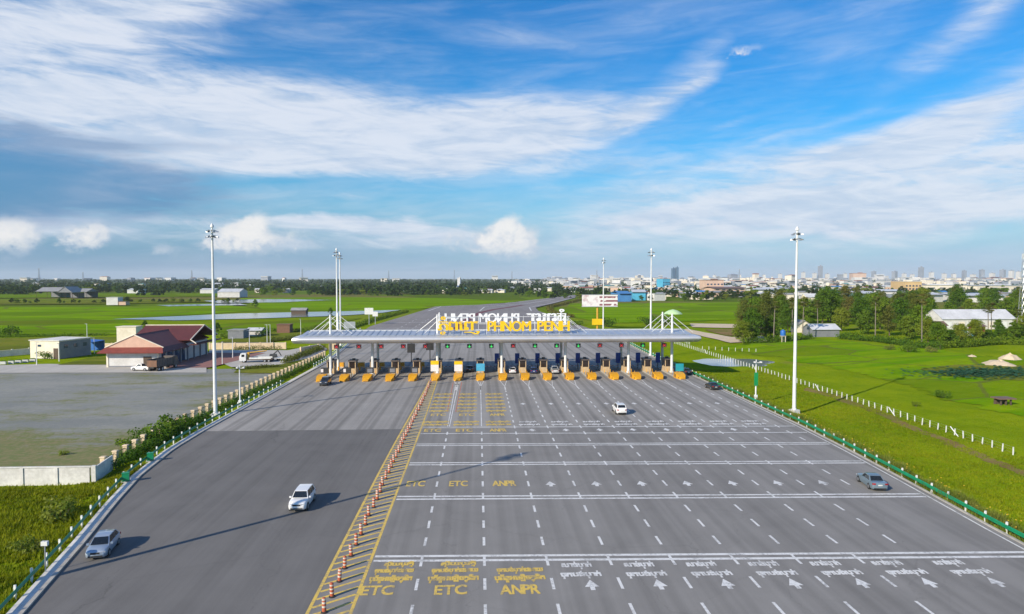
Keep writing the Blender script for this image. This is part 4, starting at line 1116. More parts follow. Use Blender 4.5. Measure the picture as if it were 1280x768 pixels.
# pillar fence beside the road
t = thing('pillar_fence', 'fence of cream concrete pillars with green railings left of the road', 'fence', (-48.2, 88, -.4))
pm = MB().box(0, 0, 0, .55, .55, 1.75).box(0, 0, 1.75, .72, .72, .12, 0, .8).mesh('pillar', M['cream'])
y = 0; pts = []
while y < 126:
    x = .7 - 1.3 * sst(0, 20, y) + 1.2 * sst(60, 125, y); pts.append((x, y)); y += 3.05
for x, y in pts: link('pillar', pm, t, (x, y, 0))
M['fence_green'] = mk('fence_rail_paint', (.02, .05, .03), (.03, .07, .04), .6)
for (x0, y0), (x1, y1) in zip(pts, pts[1:]):
    b = MB(); b.box((x0 + x1) / 2, (y0 + y1) / 2, 0, .2, y1 - y0 - .56, .45, -math.atan2(x1 - x0, y1 - y0))
    b.build('plinth', M['concrete'], t)
    r_ = MB()
    for z in (.6, 1.45): r_.box((x0 + x1) / 2, (y0 + y1) / 2, z, .05, y1 - y0 - .57, .06, -math.atan2(x1 - x0, y1 - y0))
    for j in range(1, 10): f_ = j / 10; r_.box(lerp(x0, x1, f_), lerp(y0 + .28, y1 - .28, f_), .45, .035, .035, 1.12)
    r_.build('railing', M['fence_green'], t)

# maroon-roofed office
bx0, bx1, by0, by1 = -101.2, -87.3, 190.5, 224
o = thing('office_building', 'white office building with maroon tiled roofs and pink gable', 'building', (bx0, by0, -.4))
Wd, Ln = bx1 - bx0, by1 - by0
MB().box(Wd / 2, Ln / 2, 0, Wd, Ln, 4.9).build('wall', M['white_wall'], o)
def gable_roof(x0, x1, y0, y1, ze, zr, mat, parent, along='y', th=.25, over=.0):
    b = MB()
    if along == 'y':
        xm = (x0 + x1) / 2
        b.slab([(x0, y0, ze), (xm, y0, zr), (xm, y1, zr), (x0, y1, ze)][::-1], th); b.slab([(x1, y0, ze), (x1, y1, ze), (xm, y1, zr), (xm, y0, zr)], th)
    else:
        ym = (y0 + y1) / 2
        b.slab([(x0, y0, ze), (x1, y0, ze), (x1, ym, zr), (x0, ym, zr)], th); b.slab([(x0, y1, ze), (x0, ym, zr), (x1, ym, zr), (x1, y1, ze)][::-1][::-1], th)
    return b.build('roof', mat, parent)
r1 = gable_roof(-.6, Wd + .6, 1.5, Ln, 5.4, 8.7, M['maroon'], o)
r2 = gable_roof(-1.2, Wd + 2.6, 14.5, Ln + 1.5, 6.2, 9.8, M['maroon'], o, 'x')
MB().slab([(-.9, .9, 5.35), (Wd + .9, .9, 5.35), (Wd / 2, .9, 8.7)], .3).build('gable', M['pink'], o)
# lower skirt roof round the front and right side
sk_ = MB()
sk_.slab([(-1.6, -2.0, 4.25), (Wd + 2.0, -2.0, 4.25), (Wd + .6, 1.0, 5.5), (-.6, 1.0, 5.5)], .2); sk_.build('skirt_roof', M['tile_red'], o)
MB().slab([(Wd + 2.0, -2.0, 4.25), (Wd + 2.0, 15, 4.25), (Wd + .5, 15, 5.5), (Wd + .5, 1.0, 5.5)], .2).build('skirt_roof', M['maroon'], o)
MB().slab([(Wd + 2.0, 15, 4.9), (Wd + 4.2, 15, 4.9), (Wd + 4.2, Ln + 1, 4.9), (Wd + 2.0, Ln + 1, 4.9)], .25).build('porch_roof', M['maroon'], o)
for a, b_ in (((Wd + 2.6, 14.4, 6.3), (Wd + 2.6, (16 + Ln) / 2, 10.0)), ((Wd + 2.6, (16 + Ln) / 2, 10.0), (Wd + 2.6, Ln + 1.6, 6.3)), ((-1.2, (16 + Ln) / 2, 9.95), (Wd + 2.6, (16 + Ln) / 2, 9.95)), ((Wd + .9, .8, 5.4), (Wd / 2, .8, 8.9)), ((-.9, .8, 5.4), (Wd / 2, .8, 8.9)), ((Wd + 2.6, 14.4, 6.3), (Wd + 4.3, 14.2, 5.2))):
    MB().tube(a, b_, .16, n=6).build('bargeboard', M['cream_light'], o)
MB().box(Wd + .02, 9, 0, .06, 15, 4.0).build('glazing', M['window_blue'], o)
for j in range(7): MB().box(Wd + 1.7, .5 + j * 4.6, 0, .38, .38, 4.5).build('porch_column', M['grey_wall'], o)
dw = MB().box(Wd * .78, -.03, 0, 2.2, .1, 3.0).build('door', M['wood'], o); MB().box(Wd * .78 + .6, -.1, 1.2, .08, .08, .3).build('handle', M['galv'], dw)
for x in (.2, Wd - .2): MB().box(x, -.06, 0, .5, .2, 4.6).build('pilaster', M['cream_light'], o)
MB().box(Wd / 2, -.05, 0, Wd - .9, .12, .5).build('base_band', M['grey_wall'], o)

# flat-roofed outbuilding with blue awning
q = site(38, 448, -.4)
o = thing('outbuilding', 'beige flat-roofed outbuilding with grey side behind the yard', 'building', (q.x, q.y, -.4), R(-14))
MB().box(5.2, 6, 0, 10.4, 12, 5.4).build('wall', M['cream_light'], o)
MB().box(10.43, 6, .0, .06, 11.6, 5.2).build('side_sheet', M['grey_wall'], o)  # thin blue-grey sheet over the right face of the beige box
MB().box(5.2, 6, 5.402, 10.9, 12.5, .22).build('roof', M['wall_conc'], o)
for j in range(3): MB().box(10.48, 2.4 + j * 3.6, 3.1, .06, 1.4, 1.1).build('window', M['window_blue'], o)
MB().box(9.2, -.03, 0, 1.6, .08, 3.2).build('door', M['wood'], o); MB().box(3.4, -.03, 3.6, 1.2, .08, .6).build('window', M['window_blue'], o)
q = site(108, 441, -.4)
o = thing('awning', 'bright blue tarpaulin shelter beside the outbuilding', 'awning', (q.x + 1, q.y - 2, -.4), R(-10))
MB().slab([(-3.4, -3, 4.0), (2.8, -3, 3.6), (2.8, 5, 3.9), (-3.4, 5, 4.3)], .06).build('canopy', M['tarp_blue'], o)
MB().slab([(-3.4, 5, .4), (2.8, 5, .4), (2.8, 5.0, 3.8), (-3.4, 5.0, 4.2)], .05).build('back_sheet', M['tarp_blue'], o)
for x, y in ((-3.3, -2.9), (2.7, -2.9), (-3.3, 4.9), (2.7, 4.9)): MB().tube((x, y, 0), (x, y, 3.7), .07, n=6).build('post', M['galv'], o)
q = site(166, 431, -.4)
o = thing('utility_block', 'small cream flat block behind the office gable', 'building', (q.x - 4, q.y + 6, -.4))
MB().box(0, 0, 0, 7, 5, 6.2).build('wall', M['cream_light'], o); MB().box(0, 0, 6.2, 7.4, 5.4, .25).build('parapet', M['cream_light'], o)
def low_wall(label, a, b_, h, mat, cat='wall'):
    A, B = site(*a, -.4), site(*b_, -.4); d = B - A; n = max(1, int(d.length / 4)); rz = math.atan2(d.y, d.x)
    t = thing('garden_wall', label, cat, (A.x, A.y, -.4), rz); L_ = d.length / n
    MB().box(d.length / 2, 0, 0, d.length, .22, h).build('wall', mat, t); MB().box(d.length / 2, 0, h + .003, d.length + .1, .36, .12).build('coping', M['cream_light'], t)
    for i in range(n + 1): MB().box(i * L_, 0, 0, .45, .45, h + .28).build('pier', mat, t)
low_wall('long cream garden wall beyond the brick paving', (262, 437), (357, 436.5), 2.1, M['cream'])
low_wall('low grey compound wall at the far left edge', (-30, 449), (37, 443), 1.8, M['wall_conc'])
low_wall('cream wall between outbuilding and office', (120, 437), (160, 437), 2.0, M['cream'])
for i, px in enumerate((4, 14, 23, 32, 41)):
    q = site(px, 455.5 - i * .8, -.4)
    b = thing('planter_block', 'white planter block by the service road, ' + ORD[i] + ' from the left', 'planter', (q.x, q.y, -.4), R(10), 'white planter blocks in a row')
    MB().box(0, 0, 0, 1.5, .7, .8, 0, .92).build('trough', M['white_wall'], b); MB().box(0, 0, .8, 1.2, .5, .25, 0, .7).build('soil_and_plant', M['leaf_dark'], b)
# compound lamp posts
lp = None
for i, (px, py, h) in enumerate(((46, 457, 6.6), (74, 452, 5.4), (109, 425, 6.4), (147, 428, 6.0), (118, 442, 5.2), (278, 456, 6.5), (291, 448, 6.5), (312, 439, 7.0), (334, 432, 7.6), (338, 432, 7.6), (376, 419, 7))):
    q = site(px, py, -.4); lab = 'slim white lamp post in the compound, ' + ORD[i] + ' from the left'
    if lp is None:
        lp = thing('lamp_post', lab, 'lamp post', (q.x, q.y, -.4), 0, 'slim lamp posts in the compound')
        MB().lathe([(.13, 0), (.11, 3), (.07, 6.5)], 8).build('pole', M['white_paint'], lp); MB().box(.35, 0, 6.35, .9, .16, .12).build('lamp_head', M['galv'], lp)
    else: dup(lp, (q.x, q.y, -.4), rnd.uniform(0, 6), lab, None, (1, 1, h / 6.5))
# sheds and structures across the fields on the left
def shed(name, label, cat, px0, px1, pyb, h, depth, wall, roof, z=-.4, gable=None, rz=0.0, open_=False):
    A, B = site(px0, pyb, z), site(px1, pyb, z); w_ = abs(B.x - A.x)
    t = thing(name, label, cat, ((A.x + B.x) / 2, A.y, z), rz)
    if open_:
        for x in (-w_ / 2 + .4, 0, w_ / 2 - .4):
            for y in (.3, depth - .3): MB().box(x, y, 0, .25, .25, h).build('post', M['wood'], t)
        MB().box(0, depth - .2, 0, w_ * .95, .15, h * .9).build('back_wall', wall, t)
    else: MB().box(0, depth / 2, 0, w_, depth, h).build('wall', wall, t)
    if gable:
        if gable > 0:
            b = MB(); b.slab([(-w_ / 2 - .5, -.6, h), (w_ / 2 + .5, -.6, h), (w_ / 2 + .5, depth / 2, h + gable), (-w_ / 2 - .5, depth / 2, h + gable)], .18)
            b.slab([(-w_ / 2 - .5, depth / 2, h + gable), (w_ / 2 + .5, depth / 2, h + gable), (w_ / 2 + .5, depth + .6, h), (-w_ / 2 - .5, depth + .6, h)], .18); b.build('roof', roof, t)
            for s_ in (-1, 1): MB().slab([(s_ * w_ / 2, 0, h), (s_ * w_ / 2, depth, h), (s_ * w_ / 2, depth / 2, h + gable)], .1).build('gable_end', wall, t)
        else:
            b = MB(); g_ = -gable; b.slab([(-w_ / 2 - .5, -.6, h), (0, -.6, h + g_), (0, depth + .6, h + g_), (-w_ / 2 - .5, depth + .6, h)][::-1], .18)
            b.slab([(w_ / 2 + .5, -.6, h), (w_ / 2 + .5, depth + .6, h), (0, depth + .6, h + g_), (0, -.6, h + g_)], .18); b.build('roof', roof, t)
            MB().slab([(-w_ / 2, -.05, h), (w_ / 2, -.05, h), (0, -.05, h + g_)], .1).build('gable_end', wall, t)
    else: MB().box(0, depth / 2, h + .003, w_ + .6, depth + .6, .25).build('roof', roof, t)
    return t
shed('storage_shed', 'long grey open shed across the rice fields at far left', 'shed', 45, 72, 372.5, 8, 30, M['grey_wall'], M['roof_grey'], gable=5, open_=True)
shed('storage_shed', 'dark gabled shed in the middle of the far left shed row', 'shed', 72, 90, 373, 7, 26, M['grey_wall'], M['roof_grey'], gable=-7, open_=True)
shed('storage_shed', 'grey open shed at the right end of the far left shed row', 'shed', 90, 108, 372.5, 7.5, 26, M['grey_wall'], M['roof_grey'], gable=4, open_=True)
shed('field_house', 'small white block house across the left rice field', 'house', 133, 147, 381.5, 6.8, 9, M['white_wall'], M['white_wall'])
shed('field_house', 'low brick annex beside the small white block house', 'house', 148.5, 157, 381.5, 3.0, 7, M['wall_peach'], M['roof_brown'])
shed('warehouse', 'white round-roofed warehouse behind the left mast', 'warehouse', 272, 299, 372, 7, 30, M['white_wall'], M['roof_white'], gable=4)
shed('warehouse', 'low long white-roofed warehouse left of the left mast', 'warehouse', 250, 268, 367, 6, 25, M['white_wall'], M['roof_white'], gable=2)
shed('warehouse', 'white roofed hall between trees on the left horizon', 'warehouse', 159, 172, 367, 6, 30, M['white_wall'], M['roof_white'], gable=2)
shed('field_hut', 'grey hut standing on the bank of the flooded paddy', 'hut', 364, 382, 392.8, 2.6, 6, M['wood'], M['roof_grey'], gable=1.6)
shed('container_office', 'dark corrugated shed behind the cream garden wall', 'shed', 285, 304, 424, 3.4, 7, M['grey_wall'], M['roof_grey'])
shed('small_store', 'white roofed store behind the cream garden wall', 'shed', 309, 326, 421, 2.6, 6, M['white_wall'], M['roof_white'], gable=1)
t = shed('rust_container', 'rust brown container behind the garden wall by the canopy', 'container', 346, 362, 417, 3.8, 5, M['rust'], M['rust'])
shed('gate_house', 'orange roofed hut seen under the left end of the canopy', 'hut', 411, 420, 438, 2.8, 4, M['cream'], M['tile_red'], gable=1.2)
low_wall('cream wall seen under the left end of the canopy', (376, 441), (398, 437), 1.6, M['cream'])
# direction boards by the far carriageway
for px, w_, lab in ((457.5, 5, 'white road sign beyond the canopy on the left verge'), (465.5, 3, 'small white road sign beyond the canopy')):
    q = site(px, 408, -.4); t = thing('road_sign', lab, 'road sign', (q.x, q.y + 10, -.4))
    MB().tube((0, 0, 0), (0, 0, 9 if w_ == 5 else 7), .18, n=8).build('post', M['galv'], t); MB().box(0, -.3, 5.5 if w_ == 5 else 4.5, w_ * .9, .2, 3.4 if w_ == 5 else 2.4).build('panel', M['post_white'], t)
q = site(437, 417, -.4); t = thing('road_sign', 'green road sign with grey back left of the pylon masts', 'road sign', (q.x, q.y, -.4))
for x in (-1.6, 1.6): MB().tube((x, .2, 0), (x, .2, 5), .12, n=8).build('post', M['galv'], t)
MB().box(0, 0, 2.2, 5.0, .15, 3.0).build('panel', M['galv'], t)

# ================================================================== RIGHT SIDE
t = thing('post_fence', 'line of white concrete fence posts across the right meadow', 'fence', (75.5, 92, -1.0))
pm = MB().box(0, 0, -.4, .13, .13, 1.55, 0, .9).mesh('post', M['post_white'])
y = 0; i = 0; PF = []
while y < 175:
    x = .0 + 1.2 * math.sin(y / 40) * .4; PF.append((x, y)); link('post', pm, t, (x, y, rnd.uniform(-.05, .05))).rotation_euler = (rnd.uniform(-.06, .06), rnd.uniform(-.06, .06), 0)
    y += 2.02; i += 1
for y0 in (11, 27.5, 55, 90, 130): MB().tube((0, y0, 0), (0, y0 + 1.9, 1.25), .08, n=6).build('brace', M['post_white'], t)
wb = MB()
for z in (.35, .75, 1.15):
    for a, b_ in zip(PF[::3], PF[3::3]): wb.tube((a[0], a[1], z), (b_[0], b_[1], z), .008, n=3, caps=False)
wb.build('wire', M['galv'], t)
# farther run of posts beyond the pond
t = thing('post_fence', 'short run of white fence posts beyond the pond', 'fence', (site(862, 431, -1).x, site(862, 431, -1).y, -1.0))
for i in range(14): link('post', pm, t, (i * .15, i * 2.4, 0))
t = thing('post_fence', 'short run of white fence posts left of the pond', 'fence', (site(878, 437, -1).x, site(878, 437, -1).y, -1.0))
for i in range(9): link('post', pm, t, (i * 1.9, -i * 1.2, 0))

def sand_heap(label, px, py, rx, ry, h, seed):
    q = site(px, py, -.9); b = MB(); n, m_ = 22, 6
    for j in range(m_ + 1):
        for i in range(n):
            a = 2 * math.pi * i / n; f_ = j / m_; k = 1 + .38 * mnoise.noise(Vector((math.cos(a) * 1.4, math.sin(a) * 1.4, seed)))
            b.v.append((rx * k * (1 - f_) * math.cos(a), ry * k * (1 - f_) * math.sin(a), h * (1 - (1 - f_) ** 1.3) ** .9 * (1 + .4 * mnoise.noise(Vector((a, f_ * 3, seed)))) - .12))
    for j in range(m_):
        for i in range(n): b.f.append((j * n + i, j * n + (i + 1) % n, (j + 1) * n + (i + 1) % n, (j + 1) * n + i)); b.mi.append(0)
    o = b.build('sand_heap', M['sand'], None, (q.x, q.y, -.9), True); tag(o, label, 'sand heap')
sand_heap('larger pale sand heap on the right meadow', 1249, 456, 4.0, 5.0, 1.6, 1)
sand_heap('smaller sand heap behind the larger one at right', 1262, 449, 2.8, 3.6, 1.8, 4)
sand_heap('tiny pale heap left of the sand heaps', 1215, 446, 1.2, 1.5, .7, 9)

shed('long_house', 'long white house with white metal roof among palms at right', 'house', 1178, 1272, 412, 5.0, 14, M['white_wall'], M['roof_white'], z=-1, gable=4.5)
for i, px in enumerate((1186, 1203, 1222, 1241, 1258)):
    A = site(px, 412, -1); o = MB().box(0, -.06, .8, 3.0, .1, 2.9).build('wall_panel', M['cream_light'] if i % 2 else M['white_paint'], bpy.data.objects['long_house'])
    o.location = (A.x - bpy.data.objects['long_house'].location.x, 0, 0)
shed('brick_annex', 'low red brick annex in front of the long white house', 'house', 1218, 1232, 415, 2.6, 4, M['tile_red'], M['roof_brown'], z=-1, gable=.8)
shed('red_hut', 'small red roofed hut at the right end of the long house', 'hut', 1250, 1262, 409, 3.6, 5, M['roof_red'], M['roof_red'], z=-1, gable=1.4)
shed('timber_house', 'brown stilt house left of the long white house', 'house', 1164, 1184, 417, 3.6, 6, M['wood'], M['roof_brown'], z=-1, gable=1.8)
shed('farm_house', 'grey house with white metal roof below the tree clump', 'house', 1016, 1050, 421.5, 3.2, 9, M['grey_wall'], M['roof_white'], z=-1, gable=2.2)
shed('arched_hut', 'pale grey hut left of the white roofed farm house', 'hut', 997, 1014, 416, 3.2, 7, M['cream_light'], M['roof_grey'], z=-1, gable=-2.4)
shed('pavilion', 'white roofed pavilion rising behind the tree clump', 'pavilion', 1008, 1023, 388, 10, 9, M['cream_light'], M['roof_white'], z=-1, gable=3)
shed('field_shack', 'small dark open shack standing alone in the right meadow', 'shack', 1250, 1268, 508, 1.3, 1.9, M['wood'], M['roof_brown'], z=-1, open_=True)
q = site(978.5, 428, -1); t = thing('water_tank', 'bright blue water tank on a stand beside the tree clump', 'water tank', (q.x, q.y, -1))
for x in (-.7, .7):
    for y in (-.7, .7): MB().box(x, y, 0, .2, .2, 2.4).build('leg', M['cream_light'], t)
MB().box(0, 0, 2.4, 1.9, 1.9, .15).build('platform', M['cream_light'], t); MB().lathe([(.9, 2.55), (1.0, 2.8), (1.0, 4.2), (.9, 4.5), (.35, 4.8), (.3, 4.95)], 14).build('tank', M['tarp_blue'], t, smooth_=True)
q = site(1209, 420, -1); t = thing('blue_container', 'pale blue container in front of the stilt house', 'container', (q.x, q.y, -1))
MB().box(0, 0, 0, 4, 2.4, 2.5).build('body', M['sign_lightblue'], t); MB().box(0, -1.22, .1, 1.8, .04, 2.2).build('door', M['white_paint'], t)
# lattice tower at the right edge
def lattice(label, x, y, z, h, w_, mat):
    t = thing('lattice_tower', label, 'lattice tower', (x, y, z)); lg = []
    cs = [(-1, -1), (1, -1), (1, 1), (-1, 1)]; wt = w_ * .25; n = max(5, int(h / 4))
    P = lambda a, f_: Vector((a[0] * lerp(w_, wt, f_) / 2, a[1] * lerp(w_, wt, f_) / 2, h * f_)); th = w_ * .05
    for a in cs: MB().tube(P(a, 0), P(a, 1), th, th * .7, 5).build('leg', mat, t)
    b = MB()
    for j in range(n):
        f0, f1 = j / n, (j + 1) / n
        for a, c_ in zip(cs, cs[1:] + cs[:1]): b.tube(P(a, f0), P(c_, f1), th * .6, n=4, caps=False); b.tube(P(a, f1), P(c_, f1), th * .6, n=4, caps=False)
    b.build('bracing', mat, t)
    for j in range(3): a = j * 2.1; MB().box(math.cos(a) * wt, math.sin(a) * wt, h - 3.4, wt * .4, wt * .4, 3.0, a).build('antenna', M['post_white'], t)
    MB().tube((0, 0, h), (0, 0, h + h * .06), th * .5, n=5).build('spike', mat, t)
q = site(1277, 404, -1); lattice('slim lattice telecom tower at the right edge of the view', q.x, q.y, -1, 39, 2.6, M['galv'])
for i, (px, h) in enumerate(((49, 62), (240, 50), (378, 58), (486, 48), (568, 52), (640, 44), (104, 40), (746, 52), (924, 58))):
    q = site(px, 353.5, -1); lattice('distant lattice mast on the horizon, ' + ORD[i] + ' listed along the skyline' if False else ('distant dark lattice mast rising above the horizon trees, ' + ['far left near the left edge', 'just left of the left lighting mast', 'left of the paired masts', 'right of the paired masts', 'left of the rooftop sign', 'above the rooftop sign', 'above the long shed row', 'beside the billboard mast', 'right of the twin towers'][i]), q.x, q.y, -1, h + 20, 9, M['tower_grey'])
# billboard
q = site(747, 413, -1)
t = thing('billboard', 'white billboard on a yellow pole beyond the canopy', 'billboard', (q.x, q.y, -1))
H0 = 24 + 1 - (383.5 - 348) * q.y / F; H1 = 24 + 1 - (369 - 348) * q.y / F; Wb = 45 * q.y / F
MB().tube((0, .6, 0), (0, .6, H0 + 1), .5, n=12).build('pole', M['crane_yellow'], t)
def bill_mat():
    m, b = new_mat('billboard_print'); p = objco(); x, y, z = sep(p)
    st = smooth(S.m('FRACT', z * .55), .45, .55) * smooth(x, .5, 1.0) * smooth(noise(p, .5, 3, .5), .38, .46)
    cc = cmix(smooth(noise(p, .25, 4, .6), .5, .65) * smooth(x, 1.0, -.5), (.76, .74, .74), (.55, .42, .44)); cc = cmix(st, cc, (.25, .10, .12))
    setc(b, cc); b.inputs['Roughness'].default_value = .6; return m
MB().box(1, 0, H0, Wb, .5, H1 - H0).build('panel', bill_mat(), t)
fr_ = MB(); fr_.box(1, 0, H0 - .22, Wb + .4, .7, .2); fr_.box(1, 0, H1 + .02, Wb + .4, .7, .2); fr_.build('frame', M['galv'], t)
MB().box(0, -.1, 2.6, 5.4, .4, 2.9).build('lower_sign', M['letter_yellow'], t)
# pale green dome shelter
q = site(841, 409, -1)
t = thing('garden_parasol', 'pale green domed shelter behind the right end of the canopy', 'shelter', (q.x, q.y, -1))
MB().lathe([(.25, 0), (.2, 7.5)], 10).build('post', M['galv'], t)
MB().lathe([(4.6, 6.6), (4.7, 6.75), (3.9, 7.6), (2.3, 8.5), (.4, 9.0), (.05, 9.1)], 18).build('dome', mk('pale_green_sheet', (.50, .70, .38), (.40, .58, .30), .5), t, smooth_=True)
# ================================================================== VEGETATION
def leaf_cloud(b, cen, rad, n, size, r, up=.25):
    for _ in range(n):
        while True:
            d = Vector((r.uniform(-1, 1), r.uniform(-1, 1), r.uniform(-1, 1)))
            if .05 < d.length < 1: break
        d = d.normalized() * (r.random() ** .38)
        c_ = Vector((cen[0] + d.x * rad[0], cen[1] + d.y * rad[1], cen[2] + d.z * rad[2]))
        nn = (d + Vector((r.uniform(-.8, .8), r.uniform(-.8, .8), r.uniform(-.5, .9) + up))).normalized()
        t = nn.cross(Vector((r.uniform(-1, 1), r.uniform(-1, 1), r.uniform(-1, 1)))).normalized(); u = nn.cross(t); s_ = size * r.uniform(.6, 1.35)
        b.add([c_ - t * s_ * .5, c_ + u * s_ * .32, c_ + t * s_ * .5, c_ - u * s_ * .32], [(0, 1, 2, 3)])
def make_tree(seed, h, spread, mat, clumps=26, per=95, leaf=.62, low=.28):
    r = random.Random(seed); t = thing('tree', 'x', 'tree')
    tb = MB(); th = h * .45; lean = Vector((r.uniform(-.06, .06), r.uniform(-.06, .06), 0)) * h
    p0 = Vector((0, 0, -.3)); pts = [p0 + lean * f_ + Vector((0, 0, th * f_ + .3 * 0)) for f_ in (0, .35, .7, 1)]
    rr = h * .018
    for i in range(3): tb.tube(pts[i], pts[i + 1], rr * (1.25 - .3 * i), rr * (.95 - .3 * i) if i < 2 else rr * .45, 8, i == 0)
    ends = []
    for j in range(7):
        a = j * .9 + r.uniform(0, .5); s0 = pts[1].lerp(pts[3], r.uniform(.1, 1)); e = s0 + Vector((math.cos(a) * spread * r.uniform(.4, .75), math.sin(a) * spread * r.uniform(.4, .75), h * r.uniform(.12, .38)))
        tb.tube(s0, e, rr * .5, rr * .14, 6, False); ends.append(e)
    tb.build('trunk', M['bark'], t)
    cb = MB()
    for j in range(clumps):
        if j < len(ends): c_ = ends[j]
        else:
            a = r.uniform(0, 6.28); f_ = r.random(); z = h * lerp(low, .93, f_); k = math.sin(math.pi * min(1, (f_ * .8 + .2))) ** .6
            q = spread * k * math.sqrt(r.random()); c_ = Vector((math.cos(a) * q, math.sin(a) * q, z)) + lean
        s_ = h * r.uniform(.075, .15); leaf_cloud(cb, c_, (s_ * 1.25, s_ * 1.25, s_ * .85), per, leaf, r)
    cb.build('crown', mat, t); return t
def make_palm(seed, h):
    r = random.Random(seed); t = thing('palm_tree', 'x', 'palm tree'); tb = MB(); bend = r.uniform(-.03, .03) * h
    P = [Vector((bend * f_ * f_, 0, h * f_ - .3)) for f_ in (0, .25, .5, .75, 1)]
    for i in range(4): tb.tube(P[i], P[i + 1], .24 - .025 * i, .215 - .025 * i, 8, i == 0)
    tb.build('trunk', M['palm_bark'], t); cb = MB(); top = P[-1]
    for j in range(34):   # fan leaves all round the head
        a = r.uniform(0, 6.28); e = r.uniform(-.9, 1.2); d = Vector((math.cos(a) * math.cos(e), math.sin(a) * math.cos(e), math.sin(e)))
        L_ = r.uniform(1.1, 1.7); c_ = top + d * L_; s_ = d.cross(Vector((0, 0, 1))); s_ = s_.normalized() if s_.length > .01 else Vector((1, 0, 0)); u = s_.cross(d)
        cb.tube(top, c_, .03, n=3, caps=False)
        for k in range(9):
            an = (k - 4) * .30; q = d * math.cos(an) + s_ * math.sin(an); w2 = (s_ * math.cos(an) - d * math.sin(an)) * .13
            tip = c_ + q * r.uniform(.8, 1.05) + Vector((0, 0, -.18)) ; m_ = c_ + q * .5
            cb.add([c_, m_ + w2, tip, m_ - w2], [(0, 1, 2, 3)])
    cb.build('crown', M['palm_leaf'], t); return t
def make_bush(seed, rx, h, mat, n=420, leaf=.26, name='bush'):
    r = random.Random(seed); t = thing(name, 'x', 'bush'); tb = MB(); cb = MB()
    for j in range(6): a = j * 1.05; tb.tube((0, 0, -.2), (math.cos(a) * rx * .5, math.sin(a) * rx * .5, h * .6), .04, .015, 5, False)
    tb.build('stem', M['bark'], t)
    for j in range(9):
        a = r.uniform(0, 6.28); q = rx * math.sqrt(r.random()) * .75
        leaf_cloud(cb, (math.cos(a) * q, math.sin(a) * q, h * r.uniform(.25, .72)), (rx * .42, rx * .42, h * .3), n // 9, leaf, r)
    cb.build('foliage', mat, t); return t

protos = [make_tree(11, 15, 5.4, M['leaf'], 52, 105, .66, .16), make_tree(12, 17, 4.8, M['leaf_dark'], 54, 105, .66, .18), make_tree(13, 13, 5.6, M['leaf'], 50, 110, .7, .1),
          make_tree(14, 16, 4.6, M['leaf_yellow'], 46, 95, .6, .2), make_tree(15, 11, 5.0, M['leaf_dark'], 46, 110, .66, .06), make_tree(16, 18, 4.2, M['leaf_yellow'], 46, 95, .6, .25)]
used = set()
def put(pl, i, loc, rz, s_, label, group=None):
    if i not in used and not (pl is not protos): pass
    key = (id(pl), i)
    if key not in used: used.add(key); o = pl[i]; o.location = loc; o.rotation_euler = (0, 0, rz); o.scale = s_ if hasattr(s_, '__len__') else (s_,) * 3; o['label'] = label
    else: o = dup(pl[i], loc, rz, label, None, s_)
    if group: o['group'] = group
    return o
GT = 'trees of the clump right of the plaza'; LT = 'leafy tree in the dense clump right of the plaza'
r = random.Random(5)
rows = [(928, 429, .6), (940, 427, .8), (935, 426, .6), (946, 424, .95), (962, 424, .9), (958, 409, 1.05), (975, 409, 1.0), (985, 416, .75),
        (930, 409, 1.0), (945, 404, 1.05), (1006, 404, 1.1), (1028, 404, 1.1), (1052, 414, .8), (1060, 406, 1.05), (1075, 412, 1.0), (1085, 418, 1.0), (1100, 412, 1.05), (1112, 420, .85),
        (1126, 414, 1.0), (1135, 424, .75), (1148, 419, 1.0), (1160, 428, .7), (1142, 408, 1.1), (1160, 404, 1.05), (1172, 433, .62), (1186, 432, .6), (1200, 431, .6), (1218, 429, .62), (1236, 427, .5), (1252, 425, .6), (1268, 424, .7),
        (1282, 420, .8), (1185, 401, .9), (1212, 399, 1.0), (1236, 397, 1.0), (1258, 397, 1.05), (1278, 395, 1.1), (1246, 413, .5), (1296, 410, .9), (1120, 401, 1.1), (1085, 402, 1.1), (1045, 398, 1.1), (1310, 424, .8), (1330, 430, .8)]
for i, (px, py, s_) in enumerate(rows):
    q = site(px, py, -1); k = r.choice((0, 0, 1, 1, 2, 2, 3, 4, 4, 5)) if s_ > .7 else r.choice((2, 4, 4, 0))
    if i < 6: k = i
    put(protos, k, (q.x, q.y, -1), r.uniform(0, 6.28), (s_ * r.uniform(.9, 1.1), s_ * r.uniform(.9, 1.1), s_ * r.uniform(.88, 1.05)), LT, GT)
for i in range(44):   # the wood goes on behind the first rows
    px = r.uniform(925, 1310); py = r.uniform(386, 403) if px > 1050 else r.uniform(392, 406); q = site(px, py, -1); s_ = r.uniform(.85, 1.2)
    if 1165 < px < 1285 and py > 393: continue
    put(protos, r.choice((0, 1, 1, 2, 3, 4, 5)), (q.x, q.y, -1), r.uniform(0, 6.28), (s_, s_, s_ * r.uniform(.9, 1.1)), 'leafy tree in the back rows of the wood right of the plaza', 'back rows of the wood right of the plaza')
palms = [make_palm(31, 15), make_palm(32, 13)]
for i, (px, py, ptop) in enumerate(((967, 427, 382), (990, 424, 378), (1003, 424, 377), (1094, 421, 377), (1152, 434, 374), (1200, 410, 388), (1235, 421, 388), (1239, 419, 384), (1270, 424, 392), (1128, 408, 372), (1022, 418, 380))):
    q = site(px, py, -1); h = 25 - (ptop - 348) * q.y / F
    put(palms, i % 2, (q.x, q.y, -1), r.uniform(0, 6), (1, 1, h / (15 if i % 2 == 0 else 13)), 'tall sugar palm with round crown at the right tree clump, ' + ORD[i] + ' planted', 'sugar palms at the right tree clump')
